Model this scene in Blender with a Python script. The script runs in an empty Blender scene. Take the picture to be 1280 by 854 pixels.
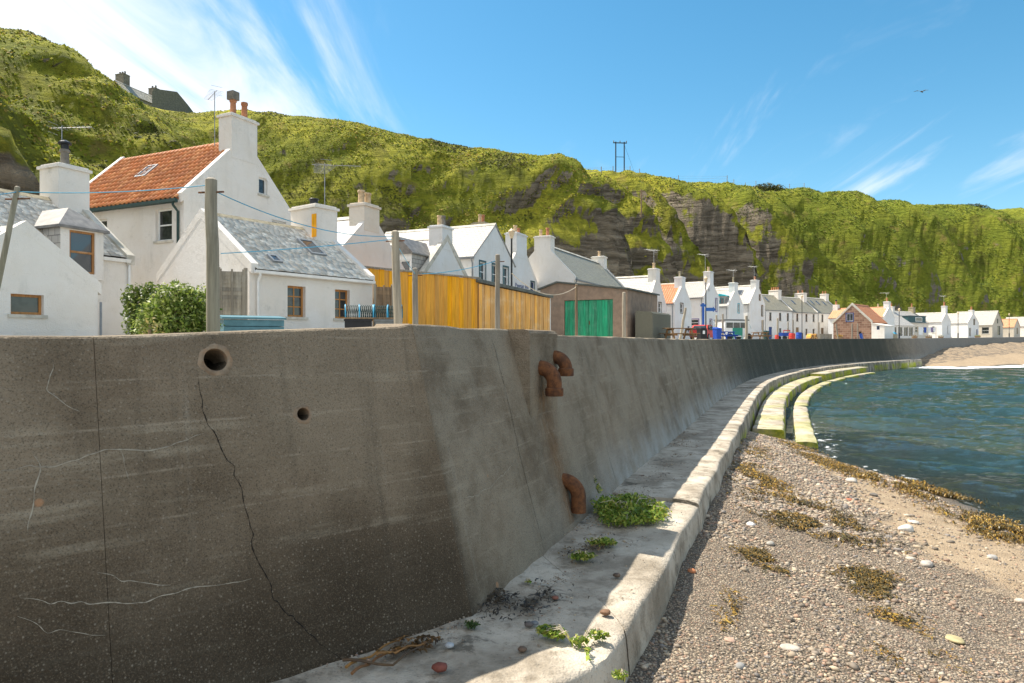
import bpy, bmesh, math, random
import numpy as np
from mathutils import Vector, Matrix
from mathutils.geometry import tessellate_polygon
random.seed(7); rng = np.random.default_rng(11)
S = bpy.context.scene; COL = S.collection
# ---------------------------------------------------------------- camera, sky, sun, exposure
F = 853.333                                   # focal length in photograph pixels (24 mm on 36 mm)
cam_d = bpy.data.cameras.new('camera'); cam = bpy.data.objects.new('camera', cam_d); COL.objects.link(cam)
cam.location = (0, 0, 2.4); cam.rotation_euler = (math.radians(90), 0, 0)
cam_d.lens = 24; cam_d.sensor_width = 36; cam_d.clip_start = .05; cam_d.clip_end = 4000
S.camera = cam
SUN_AZ = math.atan2(-.87, .49); SUN_EL = math.radians(56)
sd = Vector((math.sin(SUN_AZ)*math.cos(SUN_EL), math.cos(SUN_AZ)*math.cos(SUN_EL), math.sin(SUN_EL)))
ld = bpy.data.lights.new('sun', 'SUN'); ld.energy = 4.9; ld.angle = math.radians(.53); ld.color = (1, .93, .82)
lo = bpy.data.objects.new('sun', ld); COL.objects.link(lo); lo.rotation_euler = sd.to_track_quat('Z', 'Y').to_euler()
lo.location = (-40, 30, 80)
S.view_settings.view_transform = 'Standard'; S.view_settings.look = 'None'
S.view_settings.exposure = .86; S.view_settings.gamma = 1

W = bpy.data.worlds.new('World'); S.world = W; W.use_nodes = True
nt = W.node_tree; nt.nodes.clear()
def N(t, **k):
    n = nt.nodes.new(t)
    for a, b in k.items(): setattr(n, a, b)
    return n
def L(a, b): nt.links.new(a, b)
def MATH(op, a, b=None, clamp=False):
    n = N('ShaderNodeMath', operation=op, use_clamp=clamp)
    for i, v in enumerate((a, b)):
        if v is None: continue
        if isinstance(v, (int, float)): n.inputs[i].default_value = v
        else: L(v, n.inputs[i])
    return n.outputs[0]
def MAPR(v, a, b, c=0, d=1):
    n = N('ShaderNodeMapRange', interpolation_type='SMOOTHSTEP'); L(v, n.inputs[0])
    for i, x in enumerate((a, b, c, d)): n.inputs[i+1].default_value = x
    return n.outputs[0]
out = N('ShaderNodeOutputWorld'); bg = N('ShaderNodeBackground'); L(bg.outputs[0], out.inputs[0])
sky = N('ShaderNodeTexSky', sky_type='NISHITA'); sky.sun_disc = False
sky.sun_elevation = SUN_EL; sky.sun_rotation = SUN_AZ; sky.altitude = 0; sky.air_density = 1.0; sky.dust_density = .35; sky.ozone_density = 2.2
hs = N('ShaderNodeHueSaturation'); hs.inputs['Saturation'].default_value = 1.28; hs.inputs['Value'].default_value = 1.0; hs.inputs['Hue'].default_value = .481
L(sky.outputs[0], hs.inputs['Color'])
tc = N('ShaderNodeTexCoord'); sx = N('ShaderNodeSeparateXYZ'); L(tc.outputs['Generated'], sx.inputs[0])
den = MATH('MAXIMUM', MATH('ADD', sx.outputs[2], .12), .05)
qx = MATH('DIVIDE', sx.outputs[0], den); qy = MATH('DIVIDE', sx.outputs[1], den)
cb = N('ShaderNodeCombineXYZ'); L(qx, cb.inputs[0]); L(qy, cb.inputs[1])
mp = N('ShaderNodeMapping'); mp.inputs['Rotation'].default_value = (0, 0, math.radians(-24)); mp.inputs['Scale'].default_value = (2.6, .55, 1); mp.inputs['Location'].default_value = (.35, .2, 0)
L(cb.outputs[0], mp.inputs[0])
n1 = N('ShaderNodeTexNoise'); n1.inputs['Scale'].default_value = 1.25; n1.inputs['Detail'].default_value = 9; n1.inputs['Roughness'].default_value = .58; n1.inputs['Distortion'].default_value = .55
L(mp.outputs[0], n1.inputs['Vector'])
n2 = N('ShaderNodeTexNoise'); n2.inputs['Scale'].default_value = .42; n2.inputs['Detail'].default_value = 3
L(cb.outputs[0], n2.inputs['Vector'])
# a veil of cirrus towards the sun, thinning out to the right
bank = MATH('ADD', MAPR(qx, .0, -1.35, 0, .50), MAPR(qy, 1.2, -.2, 0, .22))  # second term adds unseen cloud overhead and behind, to whiten the ambient fill
cl = MAPR(MATH('ADD', MATH('ADD', n1.outputs[0], MATH('MULTIPLY', MATH('SUBTRACT', n2.outputs[0], .5), .55)), bank), .55, .95, 0, 1)
mx = N('ShaderNodeMixRGB'); L(MATH('MULTIPLY', cl, .92), mx.inputs[0]); L(hs.outputs[0], mx.inputs[1]); mx.inputs[2].default_value = (6.6, 6.75, 7.0, 1)
L(mx.outputs[0], bg.inputs[0]); bg.inputs[1].default_value = .1

# ---------------------------------------------------------------- helpers
def at(px, py, Y): return Vector(((px-640)/F*Y, Y, 2.4+(427-py)/F*Y))
def onz(px, py, z):
    Y = (2.4-z)*F/(py-427); return Vector(((px-640)/F*Y, Y, z))
def tag(o, label=None, cat=None, group=None, kind=None):
    if label: o['label'] = label
    if cat: o['category'] = cat
    if group: o['group'] = group
    if kind: o['kind'] = kind
    return o
def thing(name, label, cat, loc=(0,0,0), rz=0, group=None):
    o = bpy.data.objects.new(name, None); COL.objects.link(o); o.location = loc; o.rotation_euler = (0, 0, rz)
    o.empty_display_size = .2
    return tag(o, label, cat, group)
class MB:
    def __init__(s): s.v = []; s.f = []; s.uv = []
    def add(s, vs, fs, uv=None):
        b = len(s.v); s.v += [tuple(p) for p in vs]; s.f += [tuple(i+b for i in f) for f in fs]
        s.uv += (uv if uv else [None]*len(fs)); return s
    def hexa(s, p):   # 0-3 bottom loop, 4-7 top loop
        return s.add(p, [(3,2,1,0),(4,5,6,7),(0,1,5,4),(1,2,6,5),(2,3,7,6),(3,0,4,7)])
    def box(s, x0, x1, y0, y1, z0, z1):
        return s.hexa([(x0,y0,z0),(x1,y0,z0),(x1,y1,z0),(x0,y1,z0),(x0,y0,z1),(x1,y0,z1),(x1,y1,z1),(x0,y1,z1)])
    def bar(s, a, b, w, h, up=(0,0,1)):   # rectangular bar from a to b
        a = Vector(a); b = Vector(b); d = (b-a).normalized(); u = Vector(up)
        if abs(d.dot(u)) > .98: u = Vector((1,0,0))
        r = d.cross(u).normalized(); u = r.cross(d)
        c = [(-1,-1),(1,-1),(1,1),(-1,1)]
        p = [a+r*(x*w/2)+u*(y*h/2) for x, y in c]+[b+r*(x*w/2)+u*(y*h/2) for x, y in c]
        return s.hexa(p)
    def tube(s, path, r, n=8, caps=True, rs=None):
        path = [Vector(p) for p in path]; vs = []; fs = []; m = len(path); ref = None
        for i, p in enumerate(path):
            d = (path[min(i+1,m-1)]-path[max(i-1,0)]).normalized()
            if ref is None: ref = Vector((0,0,1)) if abs(d.z) < .9 else Vector((1,0,0))
            a = d.cross(ref).normalized(); b = a.cross(d); ref = b if abs(b.dot(d)) < .9 else ref
            rr = rs[i] if rs else r
            for k in range(n):
                t = 2*math.pi*k/n; vs.append(p+a*(rr*math.cos(t))+b*(rr*math.sin(t)))
        for i in range(m-1):
            for k in range(n):
                fs.append((i*n+k, i*n+(k+1)%n, (i+1)*n+(k+1)%n, (i+1)*n+k))
        if caps: fs.append(tuple(range(n))[::-1]); fs.append(tuple((m-1)*n+k for k in range(n)))
        return s.add(vs, fs)
    def lathe(s, prof, c=(0,0,0), n=12):
        vs = []; fs = []
        for r, z in prof:
            for k in range(n):
                t = 2*math.pi*k/n; vs.append((c[0]+r*math.cos(t), c[1]+r*math.sin(t), c[2]+z))
        for i in range(len(prof)-1):
            for k in range(n): fs.append((i*n+k, i*n+(k+1)%n, (i+1)*n+(k+1)%n, (i+1)*n+k))
        fs.append(tuple(range(n))[::-1]); fs.append(tuple((len(prof)-1)*n+k for k in range(n)))
        return s.add(vs, fs)
    def prism(s, poly, axis, a, b):   # 2-D polygon swept along axis 'x','y','z'
        def P(u, v, w): return {'x': (w,u,v), 'y': (u,w,v), 'z': (u,v,w)}[axis]
        n = len(poly); vs = [P(u,v,a) for u,v in poly]+[P(u,v,b) for u,v in poly]
        return s.add(vs, [tuple(range(n))[::-1], tuple(range(n,2*n))]+[(i,(i+1)%n,n+(i+1)%n,n+i) for i in range(n)])
    def build(s, name, mat, parent=None, smooth=False, bevel=0, fix=True):
        me = bpy.data.meshes.new(name); me.from_pydata(s.v, [], s.f)
        if any(u is not None for u in s.uv):
            lay = me.uv_layers.new(name='UVMap')
            for p, u in zip(me.polygons, s.uv):
                if u is None: continue
                for li, c in zip(p.loop_indices, u): lay.data[li].uv = c
        if fix:
            bm = bmesh.new(); bm.from_mesh(me); bmesh.ops.recalc_face_normals(bm, faces=bm.faces); bm.to_mesh(me); bm.free()
        if mat: me.materials.append(MT[mat] if isinstance(mat, str) else mat)
        if smooth: me.polygons.foreach_set('use_smooth', [True]*len(me.polygons)); me.set_sharp_from_angle(angle=math.radians(42))
        o = bpy.data.objects.new(name, me); COL.objects.link(o); o.parent = parent
        if bevel:
            m = o.modifiers.new('edge', 'BEVEL'); m.width = bevel; m.segments = 2; m.limit_method = 'ANGLE'; m.angle_limit = math.radians(40)
        return o
def npmesh(name, V, T, mat, parent=None, smooth=False, col=None, uv=None):
    V = np.asarray(V, np.float32); T = np.asarray(T, np.int32); k = T.shape[1]
    me = bpy.data.meshes.new(name); me.vertices.add(len(V)); me.vertices.foreach_set('co', V.ravel())
    me.loops.add(T.size); me.loops.foreach_set('vertex_index', T.ravel())
    me.polygons.add(len(T)); me.polygons.foreach_set('loop_start', np.arange(0, T.size, k, dtype=np.int32))
    me.update(calc_edges=True); me.validate()
    if smooth: me.polygons.foreach_set('use_smooth', np.ones(len(me.polygons), bool))
    if col is not None:
        a = me.color_attributes.new('Col', 'FLOAT_COLOR', 'POINT')
        c = np.ones((len(V), 4), np.float32); c[:, :3] = col; a.data.foreach_set('color', c.ravel())
    if uv is not None:
        lay = me.uv_layers.new(name='UVMap'); lay.data.foreach_set('uv', np.asarray(uv, np.float32)[T.ravel()].ravel())
    if mat: me.materials.append(MT[mat])
    o = bpy.data.objects.new(name, me); COL.objects.link(o); o.parent = parent; return o
def grid_faces(nu, nv):
    i = np.arange(nu-1)[:, None]*nv+np.arange(nv-1)[None]
    return np.stack([i, i+nv, i+nv+1, i+1], -1).reshape(-1, 4)
# ---------------------------------------------------------------- materials
MT = {}
class NB:   # small node-building helper for one material
    def __init__(s, name):
        s.m = bpy.data.materials.new(name); s.m.use_nodes = True; s.t = s.m.node_tree; s.b = s.t.nodes['Principled BSDF']; MT[name] = s.m
        s.out = s.t.nodes['Material Output']
        s.tc = s.t.nodes.new('ShaderNodeTexCoord'); s.co = s.tc.outputs['Object']
    def n(s, t, **k):
        x = s.t.nodes.new(t)
        for a, b in k.items(): setattr(x, a, b)
        return x
    def l(s, a, b): s.t.links.new(a, b)
    def setin(s, sock, v):
        if isinstance(v, (int, float)): sock.default_value = v
        elif isinstance(v, (tuple, list)): sock.default_value = (*v, 1) if len(v) == 3 and len(sock.default_value) == 4 else v
        else: s.l(v, sock)
    def noise(s, scale, detail=4, rough=.55, co=None, dist=0, stretch=None, out=0):
        x = s.n('ShaderNodeTexNoise'); x.inputs['Scale'].default_value = scale; x.inputs['Detail'].default_value = detail
        x.inputs['Roughness'].default_value = rough; x.inputs['Distortion'].default_value = dist
        c = co or s.co
        if stretch: c = s.map(c, stretch)
        s.l(c, x.inputs['Vector']); return x.outputs[out]
    def vor(s, scale, feature='F1', co=None, out='Distance', rnd=1):
        x = s.n('ShaderNodeTexVoronoi', feature=feature); x.inputs['Scale'].default_value = scale; x.inputs['Randomness'].default_value = rnd
        s.l(co or s.co, x.inputs['Vector']); return x.outputs[out]
    def map(s, c, sc=(1,1,1), loc=(0,0,0), rot=(0,0,0)):
        x = s.n('ShaderNodeMapping'); x.inputs['Scale'].default_value = sc; x.inputs['Location'].default_value = loc; x.inputs['Rotation'].default_value = rot
        s.l(c, x.inputs[0]); return x.outputs[0]
    def rng(s, v, a, b, c=0, d=1, smooth=True):
        x = s.n('ShaderNodeMapRange'); x.interpolation_type = 'SMOOTHSTEP' if smooth else 'LINEAR'; s.l(v, x.inputs[0])
        for i, q in enumerate((a, b, c, d)): x.inputs[i+1].default_value = q
        return x.outputs[0]
    def mix(s, f, a, b, mode='MIX'):
        x = s.n('ShaderNodeMixRGB', blend_type=mode); s.setin(x.inputs[0], f); s.setin(x.inputs[1], a); s.setin(x.inputs[2], b); return x.outputs[0]
    def math(s, op, a, b=0, clamp=False):
        x = s.n('ShaderNodeMath', operation=op, use_clamp=clamp); s.setin(x.inputs[0], a); s.setin(x.inputs[1], b); return x.outputs[0]
    def sep(s, v):
        x = s.n('ShaderNodeSeparateXYZ'); s.l(v, x.inputs[0]); return x.outputs
    def uv(s): return s.tc.outputs['UV']
    def attr(s, name='Col'):
        x = s.n('ShaderNodeAttribute'); x.attribute_name = name; return x.outputs['Color']
    def bump(s, h, strength=.5, dist=.02, prev=None):
        x = s.n('ShaderNodeBump'); x.inputs['Strength'].default_value = strength; x.inputs['Distance'].default_value = dist; s.setin(x.inputs['Height'], h)
        if prev is not None: s.l(prev, x.inputs['Normal'])
        return x.outputs[0]
    def done(s, color, rough=.8, normal=None, spec=.35, metal=0):
        s.setin(s.b.inputs['Base Color'], color); s.setin(s.b.inputs['Roughness'], rough); s.b.inputs['Specular IOR Level'].default_value = spec; s.b.inputs['Metallic'].default_value = metal
        if normal is not None: s.l(normal, s.b.inputs['Normal'])
        return s.m
def simple(name, c, rough=.6, var=.25, scale=6, bump=.15, spec=.35, metal=0, dirt=None):
    b = NB(name); n = b.noise(scale, 5, .6)
    col = b.mix(b.rng(n, .3, .7), tuple(x*(1-var) for x in c), tuple(min(1, x*(1+var*.6)) for x in c))
    if dirt: col = b.mix(b.rng(b.noise(scale*.4, 6, .65), .5, .72, 0, .8), col, dirt)
    b.done(col, rough, b.bump(b.noise(scale*6, 3), bump, .01), spec, metal)
def harl(name, c, dirt=(.42,.40,.34)):
    b = NB(name)
    big = b.noise(.7, 5, .6); str_ = b.noise(1.5, 6, .65, stretch=(1.3, 1.3, .3))
    col = b.mix(b.rng(big, .35, .7, 0, .6), c, (c[0]*.90, c[1]*.86, c[2]*.80))
    col = b.mix(b.rng(str_, .54, .82, 0, .42), col, dirt)
    col = b.mix(b.rng(b.noise(2.1, 7, .72), .56, .74, 0, .42), col, dirt)
    h = b.math('ADD', b.noise(38, 3, .6), b.math('MULTIPLY', b.noise(5, 3), 1.2))
    b.done(col, .9, b.bump(h, .75, .03), .2)
harl('harl_white', (.82,.78,.725)); harl('harl_cream', (.76,.69,.59)); harl('harl_cool', (.79,.785,.77)); harl('harl_tan', (.56,.51,.43))
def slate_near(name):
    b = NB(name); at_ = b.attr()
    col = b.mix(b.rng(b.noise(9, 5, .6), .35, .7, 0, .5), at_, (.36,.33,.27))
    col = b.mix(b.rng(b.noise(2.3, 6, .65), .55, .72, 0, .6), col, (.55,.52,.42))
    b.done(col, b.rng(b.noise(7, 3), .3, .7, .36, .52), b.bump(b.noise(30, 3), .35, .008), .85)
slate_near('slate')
def roof_uv(name, c1, c2, mortar, bw, rh, wave=False, rough=.5, lichen=(.34,.33,.22)):
    b = NB(name); x = b.n('ShaderNodeTexBrick'); b.l(b.uv(), x.inputs['Vector'])
    for k, v in (('Color1', c1), ('Color2', c2), ('Mortar', mortar)): x.inputs[k].default_value = (*v, 1)
    x.inputs['Scale'].default_value = 1; x.inputs['Mortar Size'].default_value = .012; x.inputs['Brick Width'].default_value = bw; x.inputs['Row Height'].default_value = rh; x.inputs['Bias'].default_value = -.1
    col = b.mix(b.rng(b.noise(1.1, 6, .65), .5, .75, 0, .6), x.outputs['Color'], lichen)
    col = b.mix(b.rng(b.noise(4, 4), .3, .7, 0, .3), col, c2)
    s = b.sep(b.uv()); saw = b.math('FRACT', b.math('DIVIDE', s[1], rh))
    h = b.math('ADD', b.math('MULTIPLY', saw, -1.0), b.math('MULTIPLY', x.outputs['Fac'], -.6))
    if wave: h = b.math('ADD', h, b.math('MULTIPLY', b.math('SINE', b.math('MULTIPLY', s[0], 2*math.pi/bw)), 1.1))
    b.done(col, rough, b.bump(h, .8, .03), .5)
roof_uv('slate_far', (.38,.36,.33), (.48,.45,.40), (.15,.14,.13), .28, .22, lichen=(.48,.45,.37))
roof_uv('slate_lichen', (.23,.21,.155), (.30,.275,.20), (.09,.085,.06), .3, .24, lichen=(.31,.285,.18))
roof_uv('pantile_far', (.46,.17,.07), (.56,.24,.11), (.16,.05,.02), .26, .33, True, .75, (.40,.20,.10))
roof_uv('pantile_pale', (.56,.27,.13), (.62,.33,.18), (.2,.08,.04), .3, .36, True, .75, (.50,.30,.17))
def pantile_near():
    b = NB('pantile'); at_ = b.attr()
    col = b.mix(b.rng(b.noise(5, 5, .6), .45, .75, 0, .6), at_, (.42,.17,.07))
    col = b.mix(b.rng(b.noise(1.6, 6, .6), .62, .78, 0, .4), col, (.30,.20,.11))
    b.done(col, .78, b.bump(b.noise(40, 3), .3, .006), .3)
pantile_near()
def concrete_wall():
    b = NB('sea_concrete'); uv = b.uv(); s = b.sep(uv); co = b.co
    base = b.mix(b.rng(b.noise(.9, 6, .62), .3, .72), (.115,.083,.052), (.255,.195,.132))
    base = b.mix(b.rng(b.noise(.33, 4, .6), .4, .65, 0, .55), base, (.29,.235,.165))
    # pale pour bands and lift lines
    lift = b.noise(1, 4, .6, co=b.map(uv, (.5, 7.5, 1)))
    base = b.mix(b.math('MULTIPLY', b.rng(lift, .52, .70, 0, .8), b.rng(b.noise(1.8, 6, .7), .35, .6)), base, (.34,.285,.205))
    # streaks running down
    st = b.noise(1, 6, .6, co=b.map(uv, (3.2, .16, 1)))
    base = b.mix(b.rng(st, .54, .78, 0, .6), base, (.055,.048,.036))
    st2 = b.noise(1, 6, .6, co=b.map(uv, (5.1, .22, 1), (7,3,0)))
    base = b.mix(b.rng(st2, .62, .80, 0, .5), base, (.36,.33,.27))
    base = b.mix(b.math('MULTIPLY', b.rng(s[0], -.05, .15), b.math('MULTIPLY', b.rng(s[0], 34, 16), b.rng(b.noise(1.3, 7, .72), .35, .62, .05, .6))), base, (.36,.305,.225))  # brighter light on the turned face painted in: paler right of the bend
    ln = b.math('ABSOLUTE', b.math('SUBTRACT', b.math('FRACT', b.math('ADD', b.math('DIVIDE', s[1], .31), b.math('MULTIPLY', b.noise(.6, 4), .25))), .5))
    bm_ = b.math('MULTIPLY', b.rng(ln, .46, .495), b.rng(b.noise(2.4, 5, .7), .42, .62))
    base = b.mix(b.math('MULTIPLY', bm_, .55), base, (.36,.30,.22))
    falloff = b.math('MULTIPLY', b.rng(s[0], .25, -.1, .12, 1), b.rng(b.math('ADD', s[1], b.math('MULTIPLY', b.noise(.7, 5, .6), 1.2)), 2.1, .9))  # damp stain, deepened to paint in shade on the left face and vignette
    base = b.mix(b.math('MULTIPLY', falloff, .84), base, (.034,.024,.014))
    # bleached foot and weathered crest
    foot = b.math('MULTIPLY', b.rng(s[1], .95, .0), b.rng(s[0], 1.0, 7.0))
    base = b.mix(b.math('MULTIPLY', foot, b.rng(b.noise(1.6, 5), .3, .65, .25, .95)), base, (.40,.39,.36))
    # weed-green stain further along, grey again at the far end
    alg = b.math('MULTIPLY', b.rng(s[0], 24, 44), b.rng(s[0], 112, 92))
    base = b.mix(b.math('MULTIPLY', alg, b.rng(b.noise(.35, 5, co=b.map(uv,(1.6,.25,1))), .2, .55, .55, .93)), base, (.030,.036,.026))
    ys = b.math('MULTIPLY', alg, b.rng(b.noise(.5, 4, co=b.map(uv, (1.2,.06,1), (2,0,0))), .66, .76, 0, .75))
    base = b.mix(ys, base, (.19,.17,.045))
    base = b.mix(b.math('MULTIPLY', b.rng(s[0], 96, 120), .8), base, (.24,.235,.215))
    # fine aggregate
    gr_ = b.noise(95, 3, .75)
    base = b.mix(b.rng(gr_, .54, .68, 0, .5), base, (.28,.225,.155)); base = b.mix(b.rng(gr_, .47, .36, 0, .6), base, (.03,.024,.016))
    ag = b.vor(40, out='Color'); agd = b.vor(40)
    agv = b.sep(ag)[0]
    base = b.mix(b.math('MULTIPLY', b.rng(agd, .36, .12), b.rng(agv, .62, .9, 0, .5)), base, (.34,.29,.22))
    base = b.mix(b.math('MULTIPLY', b.rng(agd, .36, .12), b.rng(agv, .35, .1, 0, .35)), base, (.035,.03,.024))
    # a few rust-coloured pebbles set in the mix
    p = b.vor(2.1); pc = b.sep(b.vor(2.1, out='Color'))
    base = b.mix(b.math('MULTIPLY', b.rng(p, .075, .05), b.rng(pc[1], .72, .74, 0, .7)), base, (.42,.22,.11))
    pits = b.rng(b.vor(17), .09, .05); pg = b.rng(b.noise(.8, 3), .55, .65)
    pit = b.math('MULTIPLY', pits, pg)
    base = b.mix(b.math('MULTIPLY', pit, .8), base, (.02,.018,.015))
    h = b.math('ADD', b.math('MULTIPLY', agd, -.6), b.math('ADD', b.math('MULTIPLY', b.noise(16, 6, .7), 1.3), b.math('MULTIPLY', pit, -1.5)))
    n = b.bump(h, .65, .014); n = b.bump(b.noise(2.2, 5), .5, .05, n)
    b.done(base, .88, n, .25)
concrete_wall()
def concrete_pale(name, weed=0):
    b = NB(name); co = b.co; s = b.sep(co)
    col = b.mix(b.rng(b.noise(1.1, 6, .62), .3, .7), (.36,.305,.235), (.58,.51,.41))
    col = b.mix(b.rng(b.noise(3.2, 8, .72), .50, .68, 0, .85), col, (.20,.165,.12))
    col = b.mix(b.rng(b.noise(.75, 6, .7), .47, .62, 0, .7), col, (.20,.165,.12)); col = b.mix(b.rng(b.noise(1.25, 7, .72, dist=.4), .57, .64, 0, .75), col, (.10,.085,.062))
    ag = b.vor(44, out='Color'); agd = b.vor(44); v = b.sep(ag)[0]
    col = b.mix(b.math('MULTIPLY', b.rng(agd, .34, .14), b.rng(v, .62, .9, 0, .7)), col, (.30,.26,.21))
    col = b.mix(b.math('MULTIPLY', b.rng(agd, .34, .14), b.rng(v, .3, .05, 0, .6)), col, (.10,.09,.075))
    if weed:
        g = b.n('ShaderNodeNewGeometry'); nz = b.sep(g.outputs['Normal'])[2]
        st = b.noise(1.2, 5, .6, stretch=(2.2, 2.2, .25))
        side = b.rng(nz, .7, .3)
        col = b.mix(b.math('MULTIPLY', side, b.rng(st, .38, .62, 0, .9)), col, (.13,.12,.09))
        low = b.math('MULTIPLY', b.math('MULTIPLY', b.rng(s[2], -.18, -.5), b.rng(nz, .95, .6, .4, 1)), b.rng(b.noise(.35, 5), .40, .58))
        wc = b.mix(b.rng(b.noise(6, 4), .35, .65), (.18,.22,.012), (.42,.42,.025))
        col = b.mix(b.math('MULTIPLY', low, .95), col, wc)
    h = b.math('ADD', b.math('MULTIPLY', agd, -.5), b.math('MULTIPLY', b.noise(13, 6, .7), 1.5))
    n = b.bump(h, .7, .016); n = b.bump(b.noise(2.5, 4), .5, .05, n)
    b.done(col, .9, n, .2)
concrete_pale('ledge_concrete'); concrete_pale('weedy_concrete', 1)
simple('crack_dark', (.012,.010,.008), .95); simple('crack_pale', (.36,.32,.25), .9)
simple('street_surface', (.40,.37,.32), .92, .2, 3, .4); simple('garden_ground', (.10,.12,.045), .95, .4, 3, .5)
def hill_mat():
    b = NB('hillside'); g = b.n('ShaderNodeNewGeometry'); nz = b.sep(g.outputs['Normal'])[2]; co = b.co; X = b.sep(co)[0]
    gr = b.mix(b.rng(b.noise(.10, 5, .6), .35, .66), (.25,.27,.028), (.50,.46,.05))
    gr = b.mix(b.rng(X, 25, 95, 0, .6), gr, (.15,.20,.024))
    gr = b.mix(b.rng(b.noise(.9, 6, .65), .38, .68, 0, .7), gr, (.12,.145,.02))
    gr = b.mix(b.rng(b.noise(.28, 5, .65), .56, .70, 0, .7), gr, (.30,.22,.07))
    strata = b.noise(.55, 8, .68, stretch=(.35, .35, 2.2), dist=.8)
    rk = b.mix(b.rng(strata, .34, .66), (.10,.078,.052), (.42,.345,.25))
    rk = b.mix(b.rng(b.noise(.16, 4, .6), .4, .65, 0, .6), rk, (.16,.135,.10))
    rk = b.mix(b.rng(b.noise(1.3, 7, .72, dist=1.0), .55, .72, 0, .6), rk, (.40,.35,.27))
    rk = b.mix(b.rng(X, 40, 130, 0, .6), rk, (.20,.185,.165))
    gr = b.mix(b.rng(b.noise(.13, 6, .68, dist=.5), .52, .66, 0, .6), gr, (.085,.08,.022))  # dark brown growth patches, also painting slope shade into the colour
    f = b.math('ADD', nz, b.math('MULTIPLY', b.math('SUBTRACT', b.noise(.20, 7, .66), .5), .8))
    f = b.math('ADD', f, b.rng(X, 25, 90, 0, .16))
    col = b.mix(b.rng(f, .36, .28), gr, rk)
    h = b.math('ADD', b.math('MULTIPLY', strata, 1.4), b.math('MULTIPLY', b.noise(3, 6, .7), .5))
    n = b.bump(h, 1.0, 1.0)
    b.done(col, .95, n, .15)
hill_mat()
def leaf(name, c1, c2, tr=.35, rough=.5, use_attr=True):
    b = NB(name); col = b.attr() if use_attr else b.mix(b.noise(3), c1, c2)
    b.done(col, rough, None, .35)
    t = b.n('ShaderNodeBsdfTranslucent'); b.l(col, t.inputs[0]); m = b.n('ShaderNodeMixShader'); m.inputs[0].default_value = tr
    b.l(b.b.outputs[0], m.inputs[1]); b.l(t.outputs[0], m.inputs[2]); b.l(m.outputs[0], b.out.inputs[0])
leaf('leaves', 0, 0, .35); leaf('grass', 0, 0, .4, .7); leaf('weed_leaves', 0, 0, .4, .45); leaf('kelp', 0, 0, .15, .35)
def pebble_mat():
    b = NB('pebble'); b.done(b.mix(b.rng(b.noise(40, 4), .35, .7, 0, .35), b.attr(), (.20,.18,.15)), .75, b.bump(b.noise(90, 2), .2, .003), .35)
pebble_mat()
def beach_mat():
    b = NB('shingle_sand'); at_ = b.sep(b.attr()); co = b.co    # R: sandiness, G: wetness
    pc = b.vor(42, out='Color'); pd = b.vor(42); pv = b.sep(pc)
    sh = b.mix(b.rng(pv[0], .1, .9, 0, 1, False), (.16,.12,.08), (.43,.35,.25))
    sh = b.mix(b.rng(pv[1], .80, .9, 0, .6), sh, (.36,.21,.14))
    sh = b.mix(b.rng(pd, .28, .55, 0, .85), sh, (.07,.055,.04))
    sa = b.mix(b.rng(b.noise(3, 6, .65), .3, .7), (.27,.195,.12), (.37,.28,.18))
    f = b.math('ADD', at_[0], b.math('MULTIPLY', b.math('SUBTRACT', b.noise(1.3, 6, .65), .5), 1.0))
    col = b.mix(b.rng(f, .42, .58), sh, sa)
    col = b.mix(b.math('MULTIPLY', at_[1], .62), col, (.06,.05,.035))
    h = b.math('ADD', b.math('MULTIPLY', pd, -1), b.math('MULTIPLY', b.noise(12, 5), .4))
    rough = b.rng(at_[1], .2, 1, .9, .25)
    b.done(col, rough, b.bump(h, .8, .02), .4)
beach_mat()
def water_mat():
    b = NB('sea_water'); at_ = b.sep(b.attr())   # R: shallowness, G: foam
    n = b.bump(b.noise(2.6, 6, .68, stretch=(.6, 1.6, 1)), 1.0, .2); n = b.bump(b.noise(8, 4, .6), .5, .025, n)
    col = b.mix(b.rng(b.noise(.25, 4), .35, .65), (.020,.036,.026), (.018,.048,.040))
    b.done(col, .06, n, .5); b.b.inputs['IOR'].default_value = 1.33
    tr = b.n('ShaderNodeBsdfTransparent'); tr.inputs[0].default_value = (.72,.82,.78, 1)
    gl = b.n('ShaderNodeBsdfGlossy'); gl.inputs['Roughness'].default_value = .05; b.l(n, gl.inputs['Normal'])
    fr = b.n('ShaderNodeFresnel'); fr.inputs[0].default_value = 1.33; b.l(n, fr.inputs['Normal'])
    clear = b.n('ShaderNodeMixShader'); b.l(fr.outputs[0], clear.inputs[0]); b.l(tr.outputs[0], clear.inputs[1]); b.l(gl.outputs[0], clear.inputs[2])
    m1 = b.n('ShaderNodeMixShader'); b.l(b.math('MULTIPLY', at_[0], .85), m1.inputs[0]); b.l(b.b.outputs[0], m1.inputs[1]); b.l(clear.outputs[0], m1.inputs[2])
    fo = b.n('ShaderNodeBsdfDiffuse'); fo.inputs[0].default_value = (.82,.84,.84, 1)
    lace = b.math('ADD', at_[1], b.math('MULTIPLY', b.math('SUBTRACT', b.noise(2.6, 8, .72, dist=.6), .5), 1.5))
    m2 = b.n('ShaderNodeMixShader'); b.l(b.rng(lace, .44, .70, 0, .9), m2.inputs[0]); b.l(m1.outputs[0], m2.inputs[1]); b.l(fo.outputs[0], m2.inputs[2])
    b.l(m2.outputs[0], b.out.inputs[0])
water_mat()
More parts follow.
